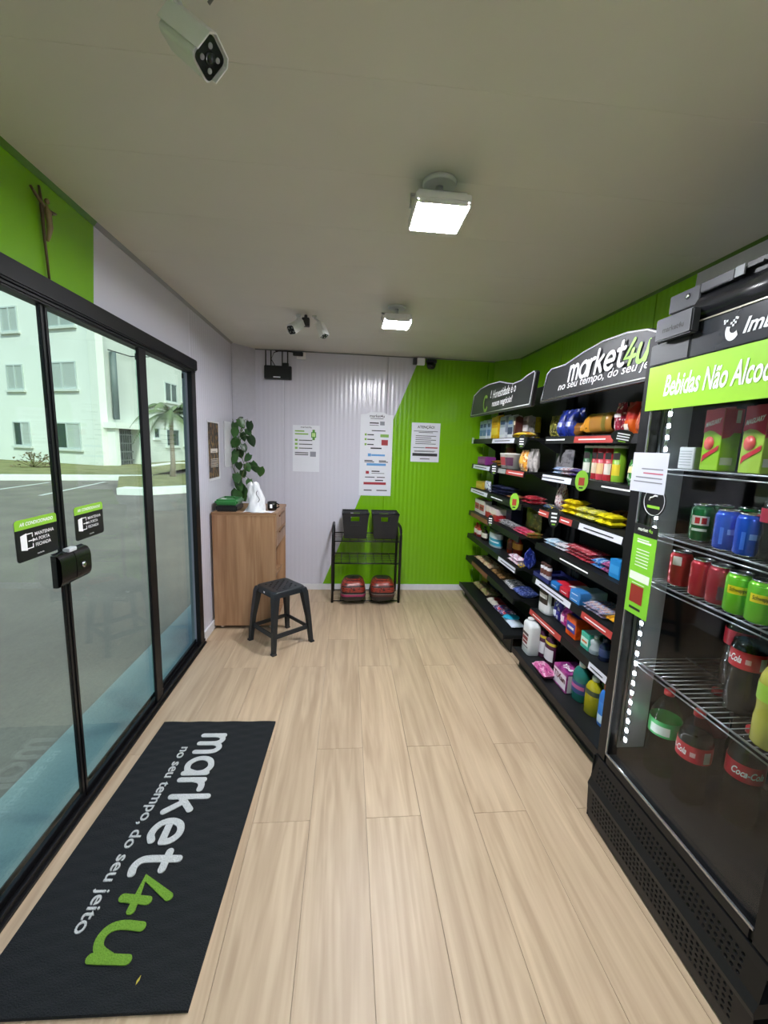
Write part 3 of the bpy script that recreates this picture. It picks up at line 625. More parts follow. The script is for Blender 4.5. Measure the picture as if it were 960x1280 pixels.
bars(l, o, X_, Z_, [(w_*.3, h*.918, w_*.4, h*.006), (w_*.28, h*.862, w_*.28, h*.014), (w_*.28, h*.84, w_*.28, h*.006), (w_*.35, h*.775, w_*.42, h*.01), (w_*.22, h*.725, w_*.2, h*.012), (w_*.22, h*.67, w_*.22, h*.012), (w_*.22, h*.61, w_*.2, h*.012), (w_*.33, h*.565, w_*.34, h*.016), (w_*.15, h*.42, w_*.25, h*.01), (w_*.15, h*.405, w_*.3, h*.01), (w_*.6, h*.42, w_*.22, h*.01), (w_*.6, h*.405, w_*.28, h*.01), (w_*.38, h*.29, w_*.25, h*.014), (w_*.38, h*.27, w_*.4, h*.006), (w_*.18, h*.22, w_*.3, h*.01), (w_*.55, h*.22, w_*.25, h*.01), (w_*.5, h*.18, w_*.25, h*.014), (w_*.15, h*.06, w_*.25, h*.012), (w_*.55, h*.06, w_*.33, h*.012)], 0)
bars(l, o, X_, Z_, [(w_*.14, h*.72, w_*.06, h*.025), (w_*.14, h*.665, w_*.06, h*.025), (w_*.14, h*.605, w_*.06, h*.025), (w_*.62, h*.705, w_*.26, h*.035)], 1)
bars(l, o, X_, Z_, [(w_*.66, h*.61, w_*.2, h*.065), (w_*.2, h*.265, w_*.1, h*.035), (w_*.14, h*.135, w_*.7, h*.03)], 2)
bars(l, o, X_, Z_, [(w_*.22, h*.365, w_*.6, h*.028), (w_*.25, h*.475, w_*.1, h*.035), (w_*.36, h*.48, w_*.42, h*.022)], 3); bars(l, o, X_, Z_, [(w_*.6, h*.845, w_*.14, h*.045)], 4)
l.build('print', INKM, t_, fixn=False)
t_, o, w_, h = back_notice('wall_notice', 'white warning notice taped on the green wall', 515, 528, 548, 578)
l = MB()
text_on(l, 'ATENÇÃO!', o+X_*w_*.2+Z_*h*.845, X_, Z_, width=w_*.6, bold=.02)
bars(l, o, X_, Z_, [(w_*.08, h*.78, w_*.84, h*.014), (w_*.25, h*.75, w_*.5, h*.014)]+[(w_*.15, h*(.66-.05*k), w_*(.72 if k % 2 == 0 else .55), h*.016) for k in range(5)]+[(w_*.08, h*.36, w_*.4, h*.014), (w_*.12, h*.28, w_*.75, h*.012), (w_*.12, h*.26, w_*.7, h*.012), (w_*.33, h*.07, w_*.34, h*.02)], 0)
bars(l, o, X_, Z_, [(w_*.5, h*.355, w_*.44, h*.03)], 2); bars(l, o, X_, Z_, [(w_*.06, h*.15, w_*.88, h*.075)], 0)
l.build('print', INKM, t_, fixn=False)
# dark poster on the left wall
p = onX(259.5, 527.5, XL+.004); q = onX(274, 597, XL+.004); x = XL+.0045; ya, yb2, za, zb = p.y, q.y, q.z+.01, p.z
t_ = thing('wall_poster', 'narrow dark brown poster on the left wall beside the vine', 'poster', (x, (ya+yb2)/2, za)); L = yb2-ya; h = zb-za
MB().box(x-.0015, x, ya-.008, yb2+.03, za-.02, zb+.012).build('backing_sheet', mat('d5d6da', .5), t_)
MB().box(x, x+.002, ya, yb2, za, zb).build('sheet', pack('2e2a26', '6b5138', 'noise', 7, .55, .5, '8a6f3c'), t_)
l = MB(); o = V((x+.003, ya, za)); bars(l, o, Y_, Z_, [(L*.16, h*.46, L*.7, h*.075)]+[(L*.15, h*(.34-.028*k), L*.75, h*.01) for k in range(6)]+[(L*.3, h*.72, L*.4, h*.2)][:0]); bars(l, o, Y_, Z_, [(L*.3, h*.5-.011, L*.4, .004)], 1); l.build('print', [mat('d8d2c8', .5), INK], t_, fixn=False)
# crucifix on a long staff over the door
xw = XL+.002
cx = thing('crucifix', 'thin dark metal crucifix on a long staff over the doors', 'crucifix', (xw, 1.645, 2.028)); BRZ = mat('5b4a33', .5, .4); 
m_ = MB(); m_.tube([(xw+.008, 1.649, 2.03), (xw+.008, 1.642, 2.15), (xw+.010, 1.638, 2.25), (xw+.008, 1.636, 2.315)], [.004, .0045, .006, .004], 8); m_.build('staff', BRZ, cx)
m_ = MB(); m_.tube([(xw+.01, 1.592, 2.292), (xw+.012, 1.612, 2.276), (xw+.012, 1.64, 2.262), (xw+.012, 1.672, 2.256), (xw+.012, 1.705, 2.262)], [.004, .005, .006, .005, .004], 8); m_.build('crossbar', BRZ, cx)
m_ = MB(); m_.tube([(xw+.018, 1.645, 2.262), (xw+.022, 1.65, 2.24), (xw+.02, 1.655, 2.215), (xw+.022, 1.652, 2.195), (xw+.018, 1.648, 2.165), (xw+.014, 1.646, 2.15)], [.005, .010, .009, .010, .007, .005], 10)
m_.lathe([(0, -.009), (.006, -.006), (.008, 0), (.006, .007), (0, .009)], 10, (xw+.022, 1.648, 2.274)); m_.tube([(xw+.016, 1.645, 2.255), (xw+.016, 1.618, 2.268), (xw+.014, 1.598, 2.285)], [.005, .0035, .0025], 7); m_.tube([(xw+.016, 1.65, 2.252), (xw+.016, 1.68, 2.25), (xw+.014, 1.70, 2.258)], [.005, .0035, .0025], 7); m_.build('figure', mat('8c7a55', .45, .3), cx)

# ================================================================ DOOR MAT
mt = thing('door_mat', 'black rubber coil doormat with white and green lettering', 'mat', (-.665, 1.512, 0), math.radians(-1.6))
MATM = mat('15181b', .95, var=.5, scale=260, bump=1.0)
MW, ML = .583, 1.17
mm = MB(); random.seed(3)
mm.grid(lambda u, v: (-MW/2+MW*u, -ML/2+ML*v, .011+.0016*math.sin(u*417)*math.sin(v*733)), 70, 140, 0, False)
mm.box(-MW/2, MW/2, -ML/2, ML/2, .001, .0085); mm.build('pile', MATM, mt, world=False, fixn=False)
FUZZW = mat('c9cac8', .95, var=.25, scale=220, bump=.8); FUZZG = mat('6f9a2c', .95, var=.3, scale=220, bump=.8)
def mat_text(s, x, y, width, height, m, name, gap=.02, **kw):
    """letters read towards the viewer (local -Y), their tops towards +X"""
    vs, fs, asp = text_geo(s, res=4, **kw); xs = sorted(set(round(p, 4) for p, q in vs)); cuts = [(a+b)/2 for a, b in zip(xs, xs[1:]) if b-a > gap]; cuts = [c for c in cuts if not any(min(vs[i][0] for i in f) < c < max(vs[i][0] for i in f) for f in fs)]+[9]
    lo = -1
    for hi in cuts:                      # each word its own piece
        keep = {i: k for k, i in enumerate(i for i, (p, q) in enumerate(vs) if lo < p <= hi)}; mb = MB()
        mb.add([(x+vs[i][1]*height, y-vs[i][0]*width, .0135) for i in keep], [tuple(keep[i] for i in f) for f in fs if f[0] in keep])
        o = mb.build(name, m, mt, world=False, fixn=False); so_ = o.modifiers.new('s', 'SOLIDIFY'); so_.thickness = .003; so_.offset = 0; lo = hi
def mat_logo(st, x, y, scale, m):
    for ch in st:                                    # each letter its own piece
        mb = MB(); logo(mb, ch, (x, y, .0135), (0, -1, 0), (1, 0, 0), scale, .125, gap=.3); o = mb.build('letter', m, mt, world=False, fixn=False)
        sm = o.modifiers.new('s', 'SOLIDIFY'); sm.thickness = .003; sm.offset = 0; y -= (LOGO[ch][0]+.36)*scale
mat_logo('market', -.045, .472, .1045, FUZZW); mat_logo('4u', -.03, -.236, .106, FUZZG)
mat_text('no seu tempo, do seu jeito', -.136, .39, .79, .056, FUZZW, 'tagline', bold=.008)
lf = MB(); lf.add([(.13, -.53, .014), (.136, -.52, .016), (.134, -.508, .015), (.128, -.52, .0145)], [(0,1,2,3)]); lf.build('leaf_scrap', mat('b9a73a', .6), mt, world=False)

# ================================================================ CABINET
CX0, CX1, CY0, CY1, CHT = -1.03, -.547, 3.262, 3.79, .95
cab = thing('cabinet', 'tall oak-laminate cabinet standing in the left back corner', 'cabinet', ((CX0+CX1)/2, (CY0+CY1)/2, 0))
T = .018
MB().box(CX0, CX1, CY0, CY0+T, .03, CHT-.022).build('side_panel', CABW, cab, bevel=.001)
MB().box(CX0, CX1, CY1-T, CY1, .03, CHT-.022).build('side_panel', CABW, cab, bevel=.001)
MB().box(CX0-.003, CX1+.006, CY0-.004, CY1+.004, CHT-.022, CHT).build('top', wood_mat('cabinet_top', 'b08b69', '8a6546', 16, .9, .4, 'X'), cab, bevel=.001)
MB().box(CX0, CX0+T, CY0+T, CY1-T, .03, CHT-.022).build('back_panel', CABW, cab)
MB().box(CX0+T, CX1, CY0+T, CY1-T, .05, .068).build('shelf', CABW, cab); MB().box(CX0+T, CX1-.03, CY0+T, CY1-T, .38, .398).build('shelf', CABW, cab); MB().box(CX0+T, CX1-.01, CY0+T, CY1-T, .655, .673).build('shelf', CABW, cab)
for z0, z1 in ((.80, .922), (.678, .792)):
    d_ = MB().box(CX1-.016, CX1+.003, CY0+T+.003, CY1-T-.003, z0, z1).build('drawer', CABW, cab, bevel=.001)
    MB().box(CX1+.003, CX1+.014, CY0+.14, CY1-.14, z1-.02, z1-.008).build('handle', mat('6d4b31', .4), d_, bevel=.002)
for x in (CX0+.05, CX1-.05):
    for y in (CY0+.04, CY1-.04): MB().lathe([(.014, 0), (.016, .006), (.012, .03)], 12, (x, y, 0)).build('foot', mat('c9b8a8', .5), cab)
# things on the cabinet
zt = CHT
gx0, gx1, gy0, gy1 = -1.02, -.845, 3.30, 3.53
gb = thing('storage_box', 'low box with green lid and black base on the cabinet', 'box', ((gx0+gx1)/2, (gy0+gy1)/2, zt))
MB().box(gx0+.006, gx1-.006, gy0+.006, gy1-.006, zt, zt+.05).build('base', mat('17191a', .35), gb, bevel=.01)
MB().box(gx0, gx1, gy0, gy1, zt+.05, zt+.094).build('lid', mat('2f7a3c', .35), gb, bevel=.014, seg=3)
MB().box(gx0+.04, gx0+.075, gy0+.04, gy0+.075, zt+.094, zt+.097).build('sticker', WHITE, gb)
hd = MB(); hd.tube([(gx0+.05, gy0+.11, zt+.092), (gx0+.05, gy0+.11, zt+.104), (gx1-.05, gy0+.11, zt+.104), (gx1-.05, gy0+.11, zt+.092)], .006, 8); hd.build('handle', mat('276a34', .35), gb)
pb_ = thing('plastic_bag', 'white plastic bag standing upright on the cabinet edge', 'bag', (-.725, 3.36, zt))
def bagf(u, v):
    a = 2*math.pi*u; z = v; r = (.055+.02*(1-v)**3)*(1-.25*max(0, v-.6)/.4) if v < .97 else .02
    r *= 1+.16*math.sin(3*a+5*v)+.09*math.sin(7*a-9*v)+.05*math.sin(13*a+17*v)
    return (-.725+r*math.cos(a)*.95+.012*math.sin(4*v), 3.36+r*math.sin(a)*.8, zt+.225*v+.012*math.sin(5*a)*v)
m_ = MB(); m_.grid(bagf, 40, 18); m_.build('film', mat('e3e5e8', .35, bump=.3), pb_)
m_ = MB(); m_.grid(lambda u, v: (-.692+.012*math.sin(6*v)+.006*u, 3.303+.004*math.sin(9*v)-.006*u, zt+.08+.09*v), 2, 8); m_.build('print', mat('2a2d33', .5), pb_)
m_ = MB()
m_.grid(lambda u, v: (-.80+.215*u+.02*v, 3.275+.10*v+.01*math.sin(5*u), zt+.002+.006*max(0, math.sin(9*u+4*v))), 16, 8); 
tag(m_.build('paper_sheet', mat('e6e7ea', .6)), 'crumpled white paper lying on the cabinet under the bag', 'paper')
mg = thing('mug', 'black mug with white emblem lying on the cabinet beside the bag', 'mug', (-.602, 3.43, zt))
MB().lathe([(.0, .0), (.03, 0), (.036, .006), (.037, .07), (.033, .07), (.032, .012), (0, .01)], 24, (-.602, 3.43, zt)).build('body', mat('141416', .2), mg)
hd = MB(); hd.tube([(-.566, 3.425, zt+.058), (-.548, 3.42, zt+.05), (-.545, 3.42, zt+.03), (-.568, 3.425, zt+.018)], .005, 8); hd.build('handle', mat('141416', .2), mg)
em = MB(); em.grid(lambda u, v: (-.602+.0375*math.cos(-1.9+.5*u), 3.43+.0375*math.sin(-1.9+.5*u), zt+.022+.03*v), 5, 2); em.build('emblem', WHITE, mg)
# ================================================================ VINE IN THE CORNER
vn = thing('hanging_vine', 'leafy green pothos vine hanging down the left corner', 'plant', (-.99, 3.93, zt-.02+.02))
bd = tag(MB().box(XL+.004, XL+.010, 3.70, 3.90, 1.27, 1.66).build('backing_board', mat('d9dade', .5)), 'white board on the left wall behind the vine', 'board')
hk = MB(); hk.tube([(-.985, 4.085, 1.70), (-.985, 3.98, 1.71), (-.985, 3.925, 1.69)], .004, 6); hk.box(-1.0, -.97, 4.055, 4.067, 1.68, 1.72); hk.build('hook', BLACK, vn)
random.seed(11); LEAF = [mat('2a5222', .35, var=.3), mat('345f27', .35, var=.3), mat('1f3f1b', .35, var=.3)]
def leaf_mesh():
    m = MB()
    def f(u, v):
        t_ = 2*u-1; wdt = .5*math.sin(math.pi*min(1, (v*.93+.07)))**.7*(1-.25*v)+.0
        if v < .12: wdt = max(wdt, .30)
        return (t_*wdt*.95, -.10*(1-abs(t_))*0+v-.12*abs(t_)*(1-v), .08*abs(t_)-.22*v*v)
    m.grid(f, 6, 8); return m
lm = leaf_mesh().build('leaf', LEAF[0], keep=True, fixn=False); first = [lm]
vines = []
for sx, n in ((-.03, 4), (.0, 5), (.03, 5), (.06, 4)):
    pts = []; x, y_ = -.985+sx*.7, 3.955-abs(sx)*.6
    for k in range(9): pts.append((x+.03*math.sin(k*1.3+sx*40)+sx*.1*k/3, y_-.015*k*.3-.02*math.cos(k*1.7+sx*50), 1.69-(.085*k if k else 0)))
    m_ = MB(); m_.tube(pts, .003, 5); m_.build('stem', mat('52662f', .5), vn); vines.append(pts)
spots = [(283, 528), (299, 524), (311, 527), (308, 536), (294, 535), (302, 541), (283, 549), (297, 548), (304, 555), (284, 563), (291, 568), (300, 562), (312, 568), (307, 580), (298, 578), (314, 578), (325, 584), (303, 588), (288, 592), (286, 602), (295, 597), (300, 606), (312, 599), (290, 612), (298, 614), (306, 610), (294, 621), (302, 618), (287, 618), (311, 545)]
for i, (px, py) in enumerate(spots):
    c = onY(px, py, 3.90 if i % 2 else 3.86)
    if c.x < XL+.05: c.x = XL+.05
    o = first.pop() if first else bpy.data.objects.new('leaf', lm.data)
    if o.name not in COL.objects: COL.objects.link(o)
    o.parent = vn; o.location = c-wloc(vn); s = .09*random.uniform(.8, 1.2)
    o.scale = (s, s, s); o.rotation_euler = (math.radians(-70+random.uniform(-25, 25))+0, random.uniform(-.5, .5), random.uniform(-.7, .7))
    o.rotation_euler = (math.radians(-75+random.uniform(-22, 22)), random.uniform(-.6, .6), random.uniform(-.6, .6))
    if i % 3: 
        if i == 1: l2 = lm.data.copy(); l2.materials[0] = LEAF[1]; l3 = lm.data.copy(); l3.materials[0] = LEAF[2]
        o.data = l2 if i % 3 == 1 else l3
    stm = MB(); 
    vp = min((V(q) for vv in vines for q in vv), key=lambda q: (q-c).length); stm.tube([vp-c+V((0,0,0)), (vp-c)*.4+V((0,0,.015)), (0,0,0)], .0018, 4)
    so_ = stm.build('leaf_stalk', mat('52662f', .5), vn, world=False); so_.location = c-wloc(vn)

# ================================================================ STOOL
sx, sy, sr, SH = -.478, 3.055, math.radians(41), .445
st = thing('stool', 'black plastic stool with perforated seat before the cabinet', 'stool', (sx, sy, 0), sr)
PL_ = mat('1d2226', .42)
h2 = .128
def rrect(h, r, n=5):
    o = []
    for i in range(4):
        cx_, cy_ = ((1,1),(-1,1),(-1,-1),(1,-1))[i]
        for k in range(n): a = math.pi/2*i+math.pi/2*k/(n-1); o.append((cx_*(h-r)+r*math.cos(a), cy_*(h-r)+r*math.sin(a)))
    return o
se = MB()
# perforated seat plate: a grid of cells, most with a square hole
nC = 9; cs = 2*(h2-.012)/nC
for i in range(nC):
    for j in range(nC):
        cx_, cy_ = -(h2-.012)+cs*(i+.5), -(h2-.012)+cs*(j+.5); hole = (i+j) % 2 == 0 and 0 < i < nC-1 and 0 < j < nC-1
        a = cs/2
        if not hole: se.add([(cx_-a, cy_-a, SH), (cx_+a, cy_-a, SH), (cx_+a, cy_+a, SH), (cx_-a, cy_+a, SH)], [(0,1,2,3)])
        else:
            b = cs*.3; O = [(cx_-a, cy_-a, SH), (cx_+a, cy_-a, SH), (cx_+a, cy_+a, SH), (cx_-a, cy_+a, SH)]; I = [(cx_-b, cy_-b, SH), (cx_+b, cy_-b, SH), (cx_+b, cy_+b, SH), (cx_-b, cy_+b, SH)]; D = [(x, y, SH-.006) for x, y, z in I]
            se.add(O+I+D, [(k, (k+1) % 4, 4+(k+1) % 4, 4+k) for k in range(4)]+[(4+k, 4+(k+1) % 4, 8+(k+1) % 4, 8+k) for k in range(4)])
r0 = rrect(h2-.012, .0005); r1 = rrect(h2, .03); r2 = rrect(h2+.006, .034); r3 = rrect(h2+.008, .035); n_ = len(r0)
vs = [(x, y, SH) for x, y in r0]+[(x, y, SH-.001) for x, y in r1]+[(x, y, SH-.01) for x, y in r2]+[(x, y, SH-.045) for x, y in r3]
se.add(vs, [(j*n_+i, j*n_+(i+1) % n_, (j+1)*n_+(i+1) % n_, (j+1)*n_+i) for j in range(3) for i in range(n_)], 0, True)
se.build('seat', PL_, st, world=False, fixn=False)
for cx_, cy_ in ((1,1),(-1,1),(-1,-1),(1,-1)):
    m_ = MB(); rings = []
    for z, d, w_ in ((0, .165, .017), (.012, .163, .017), (.013, .161, .014), (.2, .146, .017), (.40, .122, .024), (SH-.012, .108, .028)):
        rings.append([(cx_*d+w_*a, cy_*d+w_*b, z) for a, b in ((-1,-1),(1,-1),(1,1),(-1,1))])
    vs = [p for r in rings for p in r]; fs = [(0,1,2,3), tuple(20+k for k in (3,2,1,0))]
    for j in range(5): fs += [(4*j+i, 4*j+(i+1) % 4, 4*j+4+(i+1) % 4, 4*j+4+i) for i in range(4)]
    m_.add(vs, fs); m_.build('leg', PL_, st, world=False, bevel=.006)
for k in range(4):
    M = Matrix.Rotation(math.pi/2*k, 4, 'Z'); m_ = MB(); m_.add([M @ V(p) for p in [(-.142, .142, .105), (.142, .142, .105), (.142, .153, .105), (-.142, .153, .105), (-.142, .137, .138), (.142, .137, .138), (.142, .148, .138), (-.142, .148, .138)]], [(0,3,2,1),(4,5,6,7),(0,1,5,4),(1,2,6,5),(2,3,7,6),(3,0,4,7)]); m_.build('brace', PL_, st, world=False, bevel=.003)
m_ = MB(); m_.box(-h2-.0095, -h2-.008, -.005, .01, SH-.032, SH-.02); m_.build('sticker', WHITE, st, world=False)

# ================================================================ RACK
RX0, RX1, RY0, RY1 = -.118, .522, 3.84, 4.165
rk = thing('wire_rack', 'black tubular wire rack against the back wall', 'rack', ((RX0+RX1)/2, (RY0+RY1)/2, 0)); RM = mat('151517', .4, .2)
for x in (RX0, RX1):
    m_ = MB(); arc = [(x, RY0+.09-.09*math.cos(t), .66+.075*math.sin(t)) for t in (0, .4, .8, 1.2, 1.57)]+[(x, RY1-.09+.09*math.sin(t), .66+.075*math.cos(t)) for t in (0, .4, .8, 1.2, 1.57)]
    m_.tube([(x, RY0, 0)]+arc+[(x, RY1, 0)], .0125, 10); m_.build('side_frame', RM, rk)
for z, sl2 in ((.60, .02), (.385, .02), (.014, 0)):
    m_ = MB(); m_.tube([(RX0, RY0+.01, z), (RX1, RY0+.01, z)], .006, 8); m_.tube([(RX0, RY1-.01, z+sl2), (RX1, RY1-.01, z+sl2)], .006, 8)
    for k in range(1, 8): xx = RX0+(RX1-RX0)*k/8; m_.tube([(xx, RY0+.01, z+.003), (xx, RY1-.01, z+.003+sl2)], .0022, 6)
    for k in range(1, 6): yy = RY0+(RY1-RY0)*k/6; m_.tube([(RX0, yy, z+sl2*k/6), (RX1, yy, z+sl2*k/6)], .0022, 6)
    m_.build('wire_shelf', RM, rk)
def basket(x0, x1, label):
    y0, y1, z0, h = 3.865, 4.11, .624, .235
    t_ = thing('storage_basket', label, 'basket', ((x0+x1)/2, (y0+y1)/2, z0), group=None); BM = mat('17181b', .5)
    xc, yc = (x0+x1)/2, (y0+y1)/2; wx, wy = (x1-x0)/2, (y1-y0)/2; mb = MB()
    def ring(f, z, s=0): return [(xc+a*(wx*f-s), yc+b*(wy*f-s), z) for a, b in ((-1,-1),(1,-1),(1,1),(-1,1))]
    # front/back faces are cut for the hand slot
    def face(a, b, zs, fr, hole, s):
        pass
    lv = [(.82, 0), (.88, .085), (.93, .165), (.965, .208), (1.0, h)]
    for sgn in (-1, 1):
        rows = []
        for f, z in lv:
            w_ = wx*f; yy = yc+sgn*wy*f; rows.append([(xc+t*w_, yy, z0+z) for t in (-1, -.38, .38, 1)])
        vs = [p for r in rows for p in r]; fs = []
        for j in range(4):
            for i in range(3):
                if i == 1 and (j == 2 or (sgn == 1 and j == 1)): continue
                fs.append((j*4+i, j*4+i+1, j*4+i+5, j*4+i+4))
        mb.add(vs, fs)
    for sgn in (-1, 1):
        rows = [[(xc+sgn*wx*f, yc+t*wy*f, z0+z) for t in (-1, 1)] for f, z in lv]; vs = [p for r in rows for p in r]
        mb.add(vs, [(2*j, 2*j+1, 2*j+3, 2*j+2) for j in range(4)])
    mb.add(ring(.82, z0), [(0,1,2,3)])
    o = mb.build('tub', BM, t_); sm = o.modifiers.new('s', 'SOLIDIFY'); sm.thickness = .005; sm.offset = 0
    rm = MB(); rm.tube(ring(1.0, z0+h), .007, 8, closed=True); rm.build('rim', BM, t_)
    g = MB(); g.box(xc-wx*.4, xc+wx*.4, yc-wy*.9-.006, yc-wy*.9+.004, z0+.118, z0+.126); g.build('ridge', BM, t_)
basket(-.035, .215, 'black plastic basket on the rack top against the grey wall'); basket(.25, .50, 'black plastic basket on the rack top against the green wall')
def charcoal(x0, x1, label, accent):
    y0, y1, z0, h = 3.745, 4.05, .021, .225
    t_ = thing('charcoal_bag', label, 'bag', ((x0+x1)/2, (y0+y1)/2, z0)); xc, yc, wx, wy = (x0+x1)/2, (y0+y1)/2, (x1-x0)/2, (y1-y0)/2
    def sf(u, v, k=1.0):
        a = 2*math.pi*u; ca, sa = math.cos(a), math.sin(a); p = 4.5
        f = (abs(ca)**p+abs(sa)**p)**(-1/p); r = (1-abs(2*v-1)**4.5)**.4*(.96-.16*v)+.04
        lump = 1+.035*math.sin(3*a+4*v)+.03*math.sin(8*v+2*a)
        return (xc+wx*ca*f*r*lump*k, yc+wy*sa*f*r*lump*k-.02*math.sin(v*2.5), z0+h*v)
    m_ = MB(); m_.grid(sf, 36, 22); m_.build('sack', mat('241f20', .4, bump=.25), t_)
    m_ = MB(); m_.grid(lambda u, v: sf(.51+.48*u, .52+.46*v, 1.02), 24, 9); m_.build('printed_panel', pack('7a241d', '9c3a26', 'wave', 7, .5, .35, '3a1c16'), t_)
    m_ = MB(); m_.grid(lambda u, v: sf(.62+.26*u, .72+.06*v, 1.035), 14, 3); m_.build('lettering_band', mat('2a1c18', .5), t_)
    m_ = MB(); m_.grid(lambda u, v: sf(.58+.34*u, .30+.10*v+.03*math.sin(3*u), 1.02), 16, 4); m_.build('fold', mat(accent, .35), t_)
    m_ = MB(); m_.grid(lambda u, v: sf(.55+.40*u, .42+.015*v, 1.03), 16, 1); m_.build('seam', mat('a9a3a0', .4), t_)
charcoal(-.045, .205, 'red and black charcoal sack with pink print under the rack', 'a02a5c'); charcoal(.235, .485, 'red and black charcoal sack with orange print under the rack', '4a2620')
# ================================================================ SHELVING UNITS
SX, SXB = 1.25, 1.605
SXD = {'F': 1.238, 'N': 1.29}        # front of the shelves of the far and the near unit
BAY = {'F': (2.83, 4.07), 'N': (1.475, 2.665)}
SZ = [.135, 1.590, 1.352, 1.118, .885, .652, .42]      # index 0 = base, 1 = top shelf ... 6 = lowest shelf
SHM = mat('191b1c', .5, spec=.3); RAILM = mat('131416', .45, spec=.3)
def seg_y(px, z): return solveY(px, SX-.004, z-.02)
STRIPS = {'F1': [(615.6, 643, 'w')], 'F2': [(592, 612, 'w'), (623, 632, 'g'), (633, 659, 'r')], 'F3': [(589, 609, 'w')], 'F4': [(589, 610, 'b')], 'F5': [(623, 651, 'w')], 'F6': [(590, 609, 'b')],
          'N1': [(718, 767, 'r')], 'N2': [(672, 714, 'w')], 'N3': [(672, 686, 'r'), (700, 715, 'r'), (724, 778, 'w')], 'N4': [], 'N5': [(670, 713, 'w'), (727, 765, 'r')], 'N6': [(662, 701, 'r'), (736, 758, 'w')]}
SM = {'w': mat('d9dae6', .4), 'g': mat('9fa3a3', .4), 'r': mat('b5403c', .4), 'b': mat('7a4a3a', .45)}
def sign(parent, pts, x, texts, grow):
    cy = sum(p[0] for p in pts)/len(pts); cz = sum(p[1] for p in pts)/len(pts)
    big = [(cy+(a-cy)*grow[0], cz+(b-cz)*grow[1]) for a, b in pts]
    M = Matrix(((0,0,1,x),(1,0,0,0),(0,1,0,0),(0,0,0,1)))
    b = MB().prism(big, 0, .022, M).build('header_sign', mat('232427', .4), parent)
    o = MB(); o.tube([(x-.002, a, c) for a, c in pts], .0035, 6, closed=True); o.build('outline', WLET, b)
    return b
